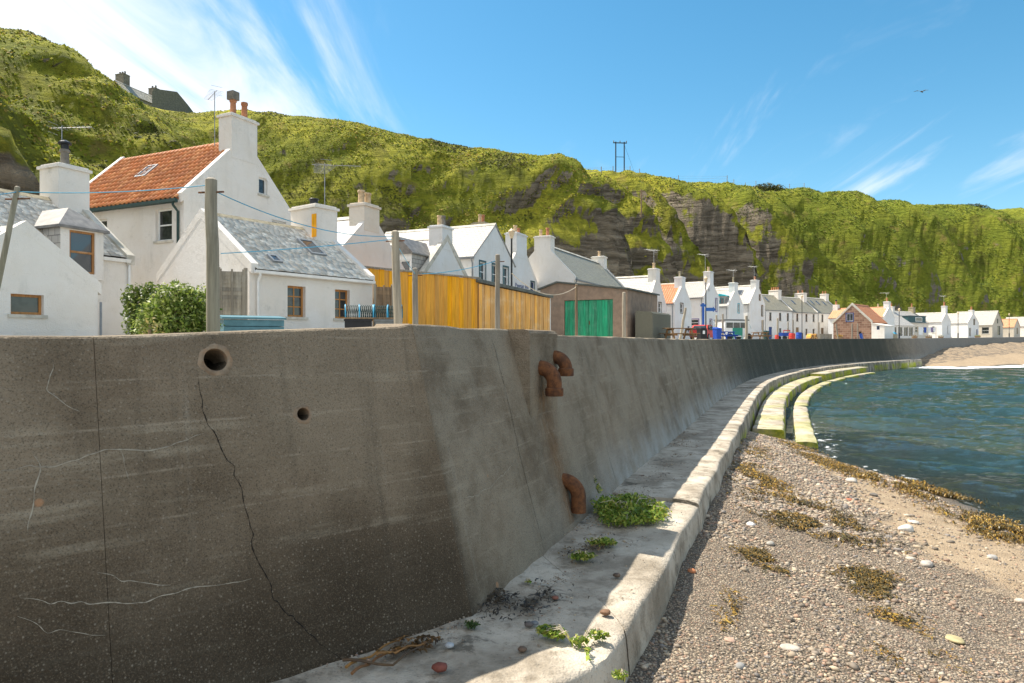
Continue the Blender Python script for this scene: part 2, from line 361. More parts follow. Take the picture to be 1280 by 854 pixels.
def wood(name, c, var=.35, rough=.75, axis=2, grey=None):
    b = NB(name); st = [9, 9, 9]; st[axis] = .6
    g = b.noise(1.6, 6, .65, stretch=tuple(st)); info = b.n('ShaderNodeObjectInfo')
    col = b.mix(b.rng(g, .3, .7), tuple(x*(1-var) for x in c), tuple(min(1, x*(1+var)) for x in c))
    hsv = b.n('ShaderNodeHueSaturation'); b.l(b.rng(info.outputs['Random'], 0, 1, .72, 1.18, False), hsv.inputs['Value']); b.l(b.rng(info.outputs['Random'], 0, 1, .92, 1.05, False), hsv.inputs['Saturation']); b.l(col, hsv.inputs['Color']); col = hsv.outputs[0]
    if grey: col = b.mix(b.rng(b.noise(1.4, 5, .65), .5, .72, 0, .7), col, grey)
    b.done(col, rough, b.bump(g, .3, .006), .3)
wood('timber_orange', (.74,.34,.03), .2); wood('timber_larch', (.82,.42,.11), .25, grey=(.82,.58,.32)); wood('timber_grey', (.30,.26,.20), .3, .85, grey=(.38,.36,.31))
wood('timber_frame', (.42,.19,.055), .25, .5); wood('timber_brown', (.25,.17,.10), .3, .8); wood('timber_bench', (.27,.16,.075), .3, .8)
wood('green_boards', (.030,.29,.15), .3, .6, grey=(.12,.34,.22))
simple('felt', (.12,.13,.115), .9, .3, 4, .5); simple('render_brown', (.30,.215,.155), .9, .18, 3, .5, dirt=(.20,.16,.125)); simple('pebbledash', (.17,.165,.125), .95, .45, 26, .9)
def rust_mat():
    b = NB('rust'); n = b.noise(14, 7, .7)
    c = b.mix(b.rng(n, .3, .7), (.085,.036,.018), (.235,.095,.036)); c = b.mix(b.rng(b.noise(5, 5), .5, .7, 0, .6), c, (.055,.032,.024))
    b.done(c, .85, b.bump(n, .6, .008), .3)
rust_mat()
simple('pot_clay', (.46,.20,.10), .8, .25, 7); simple('pot_buff', (.55,.40,.24), .8, .3, 7); simple('black_metal', (.018,.019,.022), .45, .2, 5); simple('dark_green_metal', (.02,.05,.045), .5); simple('aerial_metal', (.33,.33,.33), .45, metal=.6)
simple('aerial_far', (.62,.62,.60), .5); simple('white_paint', (.78,.78,.76), .5, .08); simple('stone_buff', (.36,.31,.21), .9, .3, 4, .5); simple('stone_grey', (.20,.18,.15), .9, .3, 4, .5); simple('coping', (.58,.54,.46), .9, .25, 3, .5, dirt=(.33,.31,.24))
simple('rim_mortar', (.27,.205,.14), .9, .4, 9, .8, dirt=(.36,.20,.10)); simple('lead', (.22,.24,.26), .6, .2, 3)
for nm, c in dict(paint_navy=(.02,.06,.22), paint_purple=(.16,.10,.28), paint_teal=(.02,.38,.45), paint_blue=(.02,.10,.42), paint_darkteal=(.03,.085,.095), blue_box=(.085,.20,.24), blue_plastic=(.012,.065,.36), red_paint=(.55,.045,.03), green_paint=(.03,.24,.17), black_plastic=(.014,.014,.016), white_cloth=(.8,.8,.8), rope_blue=(.05,.33,.52), rope_buff=(.6,.5,.36), yellow_paint=(.62,.42,.06), lamp_glass=(.72,.56,.36), tyre=(.015,.015,.015), headlamp=(.6,.6,.58), grey_plastic=(.16,.17,.17), pink_cloth=(.55,.22,.32), laundry_purple=(.25,.18,.36), sign_board=(.03,.12,.40), orange_net=(.6,.2,.05)).items(): simple(nm, c, .5, .15, 8, .05)
b = NB('glass'); b.done(b.mix(b.rng(b.noise(2.5, 3), .35, .65), (.018,.022,.026), (.055,.06,.06)), .04, b.bump(b.noise(1.1, 2), .06, .05), .7)
b = NB('sky_glass'); b.done((.05,.06,.07), .03, b.bump(b.noise(.9, 2), .05, .05), 1.0)
b = NB('red_stone'); x = b.n('ShaderNodeTexBrick'); b.l(b.uv(), x.inputs['Vector'])
for k, v in (('Color1', (.15,.075,.055)), ('Color2', (.33,.20,.14)), ('Mortar', (.36,.28,.20))): x.inputs[k].default_value = (*v, 1)
x.inputs['Scale'].default_value = 1; x.inputs['Brick Width'].default_value = .62; x.inputs['Row Height'].default_value = .30; x.inputs['Mortar Size'].default_value = .025; x.inputs['Mortar Smooth'].default_value = .4
b.done(b.mix(b.rng(b.noise(2.2, 5, .6), .4, .7, 0, .5), x.outputs[0], (.24,.15,.11)), .9, b.bump(x.outputs['Fac'], -.6, .03), .2)
# ---------------------------------------------------------------- terrain
COAST=[(-33.3,-75.6),(-14.6,-29.3),(.37,7.8),(1.7,11.1),(3.8,16.3),(7.4,25.2),(12.35,37.5),(19.8,52),(31.4,69.2),(41.5,80.5),(54.5,93.5),(79,119),(124,163),(200,215),(320,270),(500,330)]
def catmull(P,step):
    P=np.array(P,float); out=[]
    for i in range(len(P)-1):
        p0=P[max(i-1,0)];p1=P[i];p2=P[i+1];p3=P[min(i+2,len(P)-1)]
        d=np.linalg.norm(p2-p1); n=max(2,int(d/step*2))
        t0=0;t1=t0+max(np.linalg.norm(p1-p0),1e-3)**.5;t2=t1+np.linalg.norm(p2-p1)**.5;t3=t2+max(np.linalg.norm(p3-p2),1e-3)**.5
        if i==0: t1=1e-9;t2=np.linalg.norm(p2-p1)**.5;t3=t2+np.linalg.norm(p3-p2)**.5;t0=-t2;p0=2*p1-p2
        if i==len(P)-2: p3=2*p2-p1;t3=t2+(t2-t1)
        for t in np.linspace(t1,t2,n,endpoint=False):
            A1=(t1-t)/(t1-t0)*p0+(t-t0)/(t1-t0)*p1
            A2=(t2-t)/(t2-t1)*p1+(t-t1)/(t2-t1)*p2
            A3=(t3-t)/(t3-t2)*p2+(t-t2)/(t3-t2)*p3
            B1=(t2-t)/(t2-t0)*A1+(t-t0)/(t2-t0)*A2
            B2=(t3-t)/(t3-t1)*A2+(t-t1)/(t3-t1)*A3
            out.append((t2-t)/(t2-t1)*B1+(t-t1)/(t2-t1)*B2)
    out.append(P[-1]); out=np.array(out)
    s=np.r_[0,np.cumsum(np.linalg.norm(np.diff(out,axis=0),axis=1))]
    S=np.arange(0,s[-1],step)
    return S,np.c_[np.interp(S,s,out[:,0]),np.interp(S,s,out[:,1])]
def hash2(ix,iy,seed):
    h=(ix.astype(np.int64)*374761393+iy.astype(np.int64)*668265263+seed*974634777)&0xffffffff
    h=((h^(h>>13))*1274126177)&0xffffffff
    return ((h^(h>>16))&0xffff)/65535.
def vnoise(x,y,seed=0):
    ix=np.floor(x);iy=np.floor(y);fx=x-ix;fy=y-iy
    fx=fx*fx*fx*(fx*(fx*6-15)+10);fy=fy*fy*fy*(fy*(fy*6-15)+10)
    a=hash2(ix,iy,seed);b=hash2(ix+1,iy,seed);c=hash2(ix,iy+1,seed);d=hash2(ix+1,iy+1,seed)
    return (a*(1-fx)+b*fx)*(1-fy)+(c*(1-fx)+d*fx)*fy
def fbm(x,y,seed=0,o=4,g=.5):
    r=0;a=1;t=0
    for k in range(o):
        r=r+a*(vnoise(x*2**k+17*k,y*2**k-11*k,seed+k)-.5);t+=a;a*=g
    return r/t*2
def ridged(x,y,seed,o=3):
    r=0;a=1;t=0
    for k in range(o):
        r=r+a*(1-abs(2*vnoise(x*2**k,y*2**k,seed+k)-1));t+=a;a*=.5
    return r/t
def smooth_curve(P,k):
    Q=P.copy()
    for _ in range(k): Q[1:-1]=(Q[:-2]+2*Q[1:-1]+Q[2:])/4
    return Q
HS,HC=catmull(COAST,1.0)
HC=smooth_curve(HC,60)
HT=np.gradient(HC,axis=0);HT/=np.linalg.norm(HT,axis=1)[:,None]
HN=np.c_[-HT[:,1],HT[:,0]]   # inland
# spurs: (u, advance, width)
SPUR=[(96,13,14),(121,5,5),(166,17,8.5),(178,11,3.6),(189,12,4.2),(208,15,4.0),(223,9,4.5),(238,14,5.5),(255,7,4),(268,9,5),(290,12,7),(314,14,8),(347,12,8),(388,14,9),(432,10,12)]
GULLY=[(141,15,9),(198,5,4),(230,4,3)]
def spur(u,v):
    # spurs wander a little along the coast going inland
    r=0*u
    for k,(c,a,w) in enumerate(SPUR):
        d=(u-c+ .10*(v-40)+2.5*(fbm(v/17.,v*0+k*3.1,40+k,2)))
        sharp=np.exp(-np.abs(d/w)**1.5)
        r=r+a*sharp
    for c,a,w in GULLY:
        r=r-a*np.exp(-((u-c)/w)**2)
    return r
def hill_height(u,v,H,v0=22.,W=46.):
    env=np.clip((v-v0+6)/14,0,1)
    sp=spur(u,v); s=1.25*sp+2.4*fbm(u/13+v/22,v/26,3,3)*np.interp(u,[0,200,260],[1,1,.35])
    ve=(v-v0-6)+s*np.clip((v-v0)/8,0,1)
    t=np.clip(ve/W,0,1)
    p=.5-.5*np.cos(np.pi*t**.92)
    nose=np.clip(sp/9-.35,0,1)*(.42+.45*np.clip(fbm(u/13,v/60,52,2)+.4,0,1))*np.interp(u,[0,150,215,260],[1,1,.95,.45])
    tc=np.clip((ve-W*.16)/(W*.52),0,1); pc=tc*tc*(3-2*tc)*.86+.14*t
    p=p*(1-nose)+pc*nose
    p=p+.012*np.sin(p*19+9*fbm(u/14,v/14,9,2))*np.clip(4*p*(1-p),0,1)*(.4+nose)
    h=p*H+.03*np.maximum(ve-W,0)
    vv=v+.9*p*H
    h=h+env*(3.4*fbm(u/8,vv/13,21,4)*np.clip(3*p+.15,0,1)*(1-.6*p))+env*1.5*(ridged(u/5.+vv/9.,vv/5.-u/14.,31,3)-.5)*(1-.45*p)+env*.45*fbm(u/1.6,vv/1.6,37,3)*(1-.5*p)
    return h
def street_z(u):
    return np.interp(u,[0,60,90,110,130,150,200,240,300,360,800],[2.28,2.28,2.3,2.34,2.44,2.55,2.72,3.05,3.5,4.2,6])

KU = np.arange(60, 560, 8.); KH = np.array([30.0, 29.7, 29.4, 28.9, 28.1, 27.2, 26.2, 26.1, 28.0, 31.7, 34.5, 35.1, 32.7, 28.0, 26.2, 30.2, 33.2, 34.4, 34.0, 35.0, 37.1, 37.9, 37.8, 38.5, 39.9, 41.4, 42.8, 44.1, 44.8, 45.1, 45.7, 46.5, 47.3, 48.2, 48.1, 48.1, 48.5, 49.7, 52.2, 52.2, 51.5, 51.0, 51.2, 52.2, 53.2, 54.1, 54.5, 54.3, 53.4, 52.6, 52.0, 51.8, 51.7, 51.9, 52.1, 52.4, 52.7, 53.1, 53.4, 53.8, 54.1, 54.5, 54.8])
us = np.r_[np.arange(62, 96, 1.2), np.arange(96, 185, .45), np.arange(185, 300, .75), np.arange(300, 540, 1.5)]
vs_ = np.r_[np.arange(20, 78, .45), np.arange(78, 96, 1.0), np.arange(96, 230, 7.)]
U, V = np.meshgrid(us, vs_, indexing='ij')
HH = hill_height(U, V, np.interp(U, KU, KH)) + street_z(U) - .15*(V < 24)
def coast_xy(u, v):
    return (np.interp(u, HS, HC[:, 0])+np.interp(u, HS, HN[:, 0])*v, np.interp(u, HS, HC[:, 1])+np.interp(u, HS, HN[:, 1])*v)
HX, HY = coast_xy(U, V)
# ragged ledges: shove the steep places in and out along the slope
rag = 1.9*fbm(U/3.4+HH/6, HH/2.6-U/5, 77, 4)+.4*fbm(U/1.1, HH/.9, 83, 2)
gu, gv = np.gradient(HH); steep = np.clip(np.abs(gv)/np.gradient(V, axis=1)-.95, 0, 1)
steep = steep*np.interp(U, [0, 240, 300], [1, 1, .5])
HX -= np.interp(U, HS, HN[:, 0])*rag*steep; HY -= np.interp(U, HS, HN[:, 1])*rag*steep
hill = npmesh('hill', np.stack([HX, HY, HH], -1).reshape(-1, 3), grid_faces(len(us), len(vs_)), 'hillside', smooth=True)
tag(hill, kind='structure')
# rough grass and bracken over the slope
def slope_tufts(n, u0, u1, v0, v1, size, seed, lim=.95):
    r = np.random.default_rng(seed)
    i = np.searchsorted(us, r.uniform(u0, u1, n)); i = np.clip(i, 1, len(us)-2); j = np.searchsorted(vs_, r.uniform(v0, v1, n)); j = np.clip(j, 1, len(vs_)-2)
    P = np.stack([HX, HY, HH], -1); a = r.random(n)[:, None]; b_ = r.random(n)[:, None]
    c = P[i, j]*(1-a)*(1-b_)+P[i+1, j]*a*(1-b_)+P[i, j+1]*(1-a)*b_+P[i+1, j+1]*a*b_
    du = P[i+1, j]-P[i-1, j]; dv = P[i, j+1]-P[i, j-1]; nn = np.cross(dv, du); nn /= np.linalg.norm(nn, axis=1)[:, None]; nn *= np.sign(nn[:, 2:3])
    pat = fbm(c[:, 0]/6, c[:, 1]/6+c[:, 2]/5, 5, 3)
    keep = (nn[:, 2]+.45*pat > .37) & (r.random(n) < np.clip(.75+pat, .1, 1))
    c = c[keep]; nn = nn[keep]; pat = pat[keep]; m = len(c); K = 3
    big = fbm(c[:, 0]/14, c[:, 1]/14, 61, 3)
    dark_ = fbm(c[:, 0]/9, (c[:, 1]+c[:, 2])/9, 91, 4) > .22  # heather and bracken patches, darkened to paint slope shade into the colour
    cols = np.array([(.25,.28,.026), (.36,.37,.036), (.52,.48,.05), (.16,.21,.026), (.42,.32,.08)])
    pick = np.clip(((big*1.6+.5+.35*r.standard_normal(m))*3).astype(int), 0, 3); pick[r.random(m) < .06+.12*(pat > .1)] = 4
    base = cols[pick]*r.uniform(.7, 1.25, (m, 1)); base[dark_] = base[dark_]*.25+np.array([.045, .048, .014]); gf = np.clip((c[:, 0]-25)/70, 0, .6)[:, None]; base = base*(1-gf)+np.array([.15, .22, .026])*gf*r.uniform(.6, 1.5, (m, 1))
    Vt = np.zeros((m, K, 3, 3)); sz = size*r.uniform(.5, 1.4, (m, 1))
    for k in range(K):
        th = r.uniform(0, 2*np.pi, m); d = np.stack([np.cos(th), np.sin(th), 0*th], -1)
        d = d-nn*(d*nn).sum(1)[:, None]; tip = nn*r.uniform(.12, .55, (m, 1))+d*r.uniform(.4, .95, (m, 1)); side = np.cross(tip, nn); side /= np.linalg.norm(side, axis=1)[:, None]+1e-6
        o = c-d*sz*.3+nn*.01
        Vt[:, k, 0] = o-side*sz*.32; Vt[:, k, 1] = o+side*sz*.32; Vt[:, k, 2] = o+tip*sz
    V3 = Vt.reshape(-1, 3); C3 = np.repeat(base, K*3, 0)
    NV = nn*1.0+.45*r.standard_normal((m, 3)); NV /= np.linalg.norm(NV, axis=1)[:, None]
    return V3, C3, np.repeat(NV, K*3, 0)
parts = [slope_tufts(*a) for a in ((110000, 96, 175, 24, 84, .26, 1), (90000, 150, 260, 24, 84, .36, 2), (60000, 250, 420, 24, 86, .62, 3))]
V3 = np.concatenate([p[0] for p in parts]); C3 = np.concatenate([p[1] for p in parts])
gr = npmesh('hill_grass', V3, np.arange(len(V3)).reshape(-1, 3), 'grass', col=C3)
tag(gr, 'rough green and yellow grass and bracken covering the steep hillside', 'grass', kind='stuff')

# street and gardens between sea wall and hill
su = np.r_[np.arange(89.6, 110, 1.), np.arange(110, 540, 2.)]; sv = np.array([.9, 2, 5, 9, 14, 20, 27, 34]); SU, SV = np.meshgrid(su, sv, indexing='ij'); sxx, syy = coast_xy(SU, SV)
szz = street_z(SU)+.03*fbm(SU/3, SV/3, 8, 3)*(SV > 1.5)-.02
tag(npmesh('street', np.stack([sxx, syy, szz], -1).reshape(-1, 3), grid_faces(len(su), len(sv)), 'street_surface', smooth=True), kind='structure')
def gz(x, y):
    i = np.argmin((HC[:, 0]-x)**2+(HC[:, 1]-y)**2); return float(street_z(HS[i]))
# garden ground behind the near stretch (which bends away to the left of the coast line)
DLg = Vector((.75, .66)).normalized(); BG = Vector((-.35, 6.05)); ing = Vector((-DLg.y, DLg.x))
m = MB(); g0 = BG+ing*.9+DLg*.4; g1 = BG+ing*.9-DLg*16; m.add([(*p, 2.235) for p in (g1, g0, Vector((-.6, 8.0)), Vector((1, 12)), Vector((-16, 36)), Vector((-34, 30)), Vector((-36, -4)))], [tuple(range(7))]); tag(m.build('garden_ground', 'garden_ground'), kind='structure')

# ---------------------------------------------------------------- sea wall
UB = float(HS[np.argmin(np.hypot(HC[:, 0]+.35, HC[:, 1]-6.07))]); BEND = np.array([np.interp(UB, HS, HC[:, 0]), np.interp(UB, HS, HC[:, 1])])
DL = np.array([.75, .66])/math.hypot(.75, .66); NLo = np.array([DL[1], -DL[0]])     # left stretch: direction, outward normal
def wall_base(w):
    if w < 0: return BEND+DL*w, NLo
    u = UB+w; n = -np.array([np.interp(u, HS, HN[:, 0]), np.interp(u, HS, HN[:, 1])]); n /= np.linalg.norm(n)
    return np.array([np.interp(u, HS, HC[:, 0]), np.interp(u, HS, HC[:, 1])]), n
NR0 = wall_base(.01)[1]; mit = NLo+NR0; mit = mit/np.linalg.norm(mit); mit = mit/np.dot(mit, NR0)
def top_z(w): return float(np.interp(w, [-12, -3.6, -1.6, 0, 2.2, 3.62, 3.7, 20, 45, 85, 150, 210, 300], [2.42, 2.42, 2.485, 2.565, 2.55, 2.545, 2.50, 2.47, 2.57, 2.72, 3.1, 3.55, 4.5]))
BAT = .272
def wall_pt(w, off, z):
    b_, n = wall_base(w)
    if abs(w) < 1e-6: n = mit
    p = b_-n*off; return (p[0], p[1], z)
wall = thing('sea_wall', 'long dark battered concrete sea wall curving round the bay', 'wall')
def panel(w0, w1, name='wall_panel'):
    near = w1 < 20; st = .3 if near else 1.2; n = max(2, int((w1-w0)/st)+1); ws = np.linspace(w0, w1, n)
    ga = .0016 if near else .008
    ws[0] += 0 if abs(w0) < 1e-6 else ga; ws[-1] -= 0 if abs(w1) < 1e-6 else ga
    hz = [-.9, 0, .3, .8, 1.4, 2.0]; Vv = []; Uv = []
    for w in ws:
        zt = top_z(w)+.008*math.sin(w*3.1)+random.uniform(-.005, .005); ot = BAT*zt; j = random.uniform(-.006, .006)
        pr = [(BAT*z, z) for z in hz]+[(ot-.012+j, zt-.045), (ot-.004+j, zt-.018), (ot+.010+j, zt-.004), (ot+.05, zt), (ot+.46, zt+.004), (ot+.5, zt-.03), (ot+.5, zt-1.4)]
        h = 0; prev = pr[0]
        for o, z in pr:
            Vv.append(wall_pt(w, o, z)); Uv.append((w, z if o <= ot+.04 else zt+(o-ot)))
    k = len(pr); Fc = [tuple(x) for x in grid_faces(n, k)]
    me = MB(); me.add(Vv, Fc+[tuple(range(k)), tuple((n-1)*k+i for i in range(k))[::-1]], [[Uv[i] for i in f] for f in Fc]+[[Uv[i] for i in range(k)], [Uv[(n-1)*k+i] for i in range(k)][::-1]])
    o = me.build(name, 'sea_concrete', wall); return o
JW = [-14, -10.2, -6.4, -2.76, 0, 1.87, 3.64, 5.45]
while JW[-1] < 58: JW.append(JW[-1]+random.uniform(3.6, 4.8))
while JW[-1] < 300: JW.append(JW[-1]+random.uniform(6.5, 9))
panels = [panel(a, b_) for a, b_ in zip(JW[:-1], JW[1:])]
# drilled drain holes in the near panel (a real cut), each with its liner
def wall_n(w, z=0):
    b_, n = wall_base(w); v = Vector((n[0], n[1], BAT)); return v.normalized()
pan = panels[3]
for (w, z, r, ring) in ((-1.97, 2.262, .088, .128), (-1.33, 1.815, .052, .078)):
    c = Vector(wall_pt(w, BAT*z, z)); nn = wall_n(w); nh = Vector((nn.x, nn.y, 0)).normalized()
    cu = MB(); cu.tube([c+nh*.3, c-nh*.42], r, 28); cut = cu.build('cutter', None)
    md = pan.modifiers.new('hole', 'BOOLEAN'); md.operation = 'DIFFERENCE'; md.object = cut; md.solver = 'EXACT'
    dg = bpy.context.evaluated_depsgraph_get(); me = bpy.data.meshes.new_from_object(pan.evaluated_get(dg)); pan.modifiers.clear(); pan.data = me
    bpy.data.objects.remove(cut)
    mb = MB(); q = nn.to_track_quat('Z', 'Y'); ns = 28; vs = []; fs = []
    prof = [(r*.985, -.30), (r*.985, .004), (r*1.02, .006), (ring*.9, .006), (ring, .002), (ring*1.05, -.01)]
    for rr, h in prof:
        for k in range(ns):
            t = 2*math.pi*k/ns; jj = 1+(.05*math.sin(3*t+w)+.04*math.sin(7*t+2*w) if rr > r*1.3 else 0); vs.append(c+q @ Vector((rr*jj*math.cos(t), rr*jj*math.sin(t), h)))
    for i in range(len(prof)-1):
        for k in range(ns): fs.append((i*ns+k, i*ns+(k+1) % ns, (i+1)*ns+(k+1) % ns, (i+1)*ns+k))
    mb.add(vs, fs); mb.build('drain_hole_rim', 'rim_mortar', wall, True)
# the upright pier with the drain pipes
mb = MB(); w0, w1, of = 2.54, 3.63, .40
def wp(w, o, z): return wall_pt(w, o, z)
zt = 2.553; zl = of/BAT
poly = [(of+.14, zl-.5), (of-.004, zl-.01), (of, zt-.05), (of+.03, zt-.012), (of+.08, zt), (.80, zt), (.80, zl-.5)]
n = 6; vv = []; fs = []; uvs = []; k = len(poly)
for i in range(n):
    w = w0+(w1-w0)*i/(n-1)
    for o, z in poly: vv.append(wp(w, o+random.uniform(-.004, .004), z))
Fc = [tuple(x) for x in grid_faces(n, k)]+[tuple((i*k+k-1, (i+1)*k+k-1, (i+1)*k, i*k)) for i in range(n-1)]+[tuple(range(k)), tuple((n-1)*k+i for i in range(k))[::-1]]
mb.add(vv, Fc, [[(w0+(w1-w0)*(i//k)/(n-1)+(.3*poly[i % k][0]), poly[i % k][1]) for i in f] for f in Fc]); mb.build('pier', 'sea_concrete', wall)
def drain(w, o0, z0, reach, drop, r, collar=True):
    b_, nn = wall_base(w); nh = Vector((nn[0], nn[1], 0)); c = Vector(wall_pt(w, o0, z0)); R = reach; path = [c-nh*.12, c]
    for k in range(1, 9):
        a = math.pi/2*k/8; path.append(c+nh*(R*math.sin(a))+Vector((0, 0, -R*(1-math.cos(a)))))
    e = path[-1]; path.append(e+Vector((0, 0, -drop)))
    p = MB().tube(path, r, 18).build('drain_pipe', 'rust', wall, True)
    if collar:
        e2 = path[-1]; cm = MB(); cm.lathe([(r*.80, -.02), (r*1.16, -.022), (r*1.2, -.01), (r*1.2, .075), (r*1.02, .088)], (e2.x, e2.y, e2.z), 20); cm.build('collar', 'rust', p, True)
drain(2.93, .41, 2.06, .20, .14, .098); drain(3.52, .41, 2.19, .17, .07, .09); drain(3.2, .165, .56, .20, .20, .098, False)
# cracks and mineral streaks on the face
def ray_wall(px, py, right):
    d = Vector(((px-640)/F, 1, (427-py)/F)); o = Vector((0, 0, 2.4)); b_, nn = wall_base(1.0 if right else -1.0); nv = Vector((nn[0], nn[1], BAT)).normalized()
    t = (Vector((b_[0], b_[1], 0))-o).dot(nv)/d.dot(nv); return o+d*t, nv
def crack(pts, width, mat, right=False, wob=.012, proud=.0028, name='crack'):
    P = []
    for a, b_ in zip(pts[:-1], pts[1:]):
        A, nv = ray_wall(*a, right); B, _ = ray_wall(*b_, right); k = max(2, int((B-A).length/.055))
        for i in range(k): P.append(A.lerp(B, i/k))
    P.append(ray_wall(*pts[-1], right)[0]); up = Vector((0, 0, 1)); sd_ = nv.cross(up).normalized(); fw = nv.cross(sd_)
    jt = np.cumsum(np.random.default_rng(len(P)).normal(0, wob*.75, (len(P), 2)), 0); jt -= np.linspace(0, 1, len(P))[:, None]*jt[-1]; jt += np.random.default_rng(7).normal(0, wob*.55, jt.shape); P = [p+sd_*float(j_[0])+fw*float(j_[1])+nv*proud for p, j_ in zip(P, jt)]; Q = []
    for i in range(len(P)-1):
        p0, p1, p2, p3 = P[max(i-1, 0)], P[i], P[i+1], P[min(i+2, len(P)-1)]
        for t_ in (0, .33, .66): Q.append(.5*((2*p1)+(p2-p0)*t_+(2*p0-5*p1+4*p2-p3)*t_*t_+(3*p1-p0-3*p2+p3)*t_**3))
    P = Q+[P[-1]]; vs = []
    for i, p in enumerate(P):
        d = (P[min(i+1, len(P)-1)]-P[max(i-1, 0)]).normalized(); s_ = d.cross(nv).normalized()
        wd = width*random.uniform(.2, 1.0)*min(1, .3+4*min(i, len(P)-1-i)/len(P)); vs += [p-s_*wd/2, p+s_*wd/2]
    MB().add(vs, [(2*i, 2*i+1, 2*i+3, 2*i+2) for i in range(len(P)-1)]).build(name, mat, wall, fix=False)
crack([(248,462),(258,520),(285,580),(300,620),(320,690),(340,745),(385,790),(428,826)], .009, 'crack_dark')
for pts, wd in (([(0,586),(33,581),(49,584),(82,580),(130,561),(196,560),(255,542)], .010), ([(64,450),(59,493),(75,503),(98,515)], .008), ([(41,569),(49,591),(43,618),(33,667)], .011), ([(27,746),(65,755),(158,755),(255,732),(315,723)], .009), ([(120,715),(163,731),(212,732)], .006), ([(20,770),(60,792),(130,795)], .005), ([(150,565),(155,585),(160,600)], .006)):
    crack(pts, wd, 'crack_pale', wob=.010, name='mineral_vein')
crack([(573,627),(600,617),(618,603),(642,578)], .009, 'crack_pale', True, name='mineral_vein')
crack([(614,420),(634,500),(652,575),(668,640),(680,688)], .009, 'crack_dark', True, .006)
crack([(757,553),(764,582),(771,608)], .012, 'crack_dark', True); crack([(742,419),(749,446)], .008, 'crack_dark', True)
crack([(612,414),(620,440),(634,500)], .012, 'crack_pale', True, .004, name='mineral_vein')
def stain(name, strips, color):
    b = NB(name+'_mat'); a = b.attr(); tr = b.n('ShaderNodeBsdfTransparent'); mx_ = b.n('ShaderNodeMixShader')
    b.done(b.mix(b.rng(b.noise(9, 5), .3, .7), color, tuple(x*1.7 for x in color)), .9)
    f = b.math('MULTIPLY', b.sep(a)[0], b.rng(b.noise(7, 6, .7, stretch=(3, 3, .5)), .3, .62), True)
    b.l(f, mx_.inputs[0]); b.l(tr.outputs[0], mx_.inputs[1]); b.l(b.b.outputs[0], mx_.inputs[2]); b.l(mx_.outputs[0], b.out.inputs[0])
    for rows in strips:
        V_ = []; C_ = []; k = len(rows[0])
        for r_ in rows:
            for (p, c_) in r_: V_.append(p); C_.append((c_, c_, c_))
        npmesh(name, V_, grid_faces(len(rows), k), name+'_mat', wall, col=C_)
rows = []
for i, z in enumerate(np.linspace(2.0, zl, 8)): rows.append([(wall_pt(w, of-.0065, z), c_*(.4+.6*min(1, i/3))) for w, c_ in ((2.80, 0), (2.92, .30), (3.05, .42), (3.25, .2), (3.45, 0))])
rows2 = []
for i, z in enumerate(np.linspace(zl-.02, .05, 12)): rows2.append([(wall_pt(w, BAT*z-.006, z), c_) for w, c_ in ((2.55, 0), (2.85, .16), (3.08, .42), (3.28, .22), (3.6, 0))])
stain('rust_stain', [rows, rows2], (.20, .095, .03))

# ---------------------------------------------------------------- ledge and lower steps
def ledge_pt(w, o):
    if o <= 0: return np.array(wall_pt(w, -o, 0)[:2]) if abs(w) > .4 else BEND-mit*(-o)*1.0+(DL*w if w < 0 else wall_base(w)[0]-BEND)
    b_, n = wall_base(w)
    if abs(w) < .9:
        t = (w+.9)/1.8; t = t*t*(3-2*t); n = NLo*(1-t)+NR0*t; n /= np.linalg.norm(n)
    return b_+n*o
def swept_block(name, parent, jw0, je0, jw1, je1, prof, mat, zf=None, amp=.012, step=.16):
    n = max(3, int((jw1-jw0)/step)); o0 = prof[0][0]; o1 = prof[-1][0]; k = len(prof); V_ = []
    ph = random.uniform(0, 50)
    for i in range(n+1):
        t = i/n
        for q, (o, z) in enumerate(prof):
            f = min(1, max(0, o/1.35)); a = jw0+(je0-jw0)*f; b_ = jw1+(je1-jw1)*f; w = a+(b_-a)*t; ends = min(1, (min(i, n-i))/1.0)
            p = ledge_pt(w, o+amp*1.4*math.sin(w*2.3+ph)*(.3+.7*(q > k/2))); dz = amp*(math.sin(w*5+ph)*.5+math.sin(w*11+o*7+ph)*.5)+random.uniform(-1, 1)*amp*.35
            zz = z+(zf(w) if zf else 0)-(.006 if ends == 0 else 0)
            V_.append((p[0], p[1], zz+dz))
    Fc = [tuple(x) for x in grid_faces(n+1, k)]+[tuple(range(k)), tuple(n*k+i for i in range(k))[::-1]]
    return MB().add(V_, Fc).build(name, mat, parent, True)
LP = [(-.35, -.02), (0, 0), (.12, -.004), (.4, -.012), (.7, -.006), (1.0, .004), (1.2, .002), (1.29, -.008), (1.325, -.022), (1.345, -.05), (1.36, -.2), (1.385, -.45), (1.42, -.8), (1.45, -1.4)]
ledge = thing('sea_wall_ledge', 'broad pale concrete ledge running along the foot of the sea wall', 'ledge')
JL = [(-13, -13), (-8.6, -8.6), (-4.4, -4.4), (1.87, .35), (5.2, 5.0), (9.4, 9.4)]
while JL[-1][0] < 100: a = JL[-1][0]+random.uniform(3.4, 5.5); JL.append((a, a))
for (a, ae), (b_, be) in zip(JL[:-1], JL[1:]):
    g = .012
    swept_block('ledge_block', ledge, a+g, ae+g, b_-g, be-g, LP, 'ledge_concrete' if b_ < 17 else 'weedy_concrete', zf=lambda w, r=(-.012 if a < 0 else random.uniform(-.025, .025)): r, step=.16 if b_ < 20 else .6)
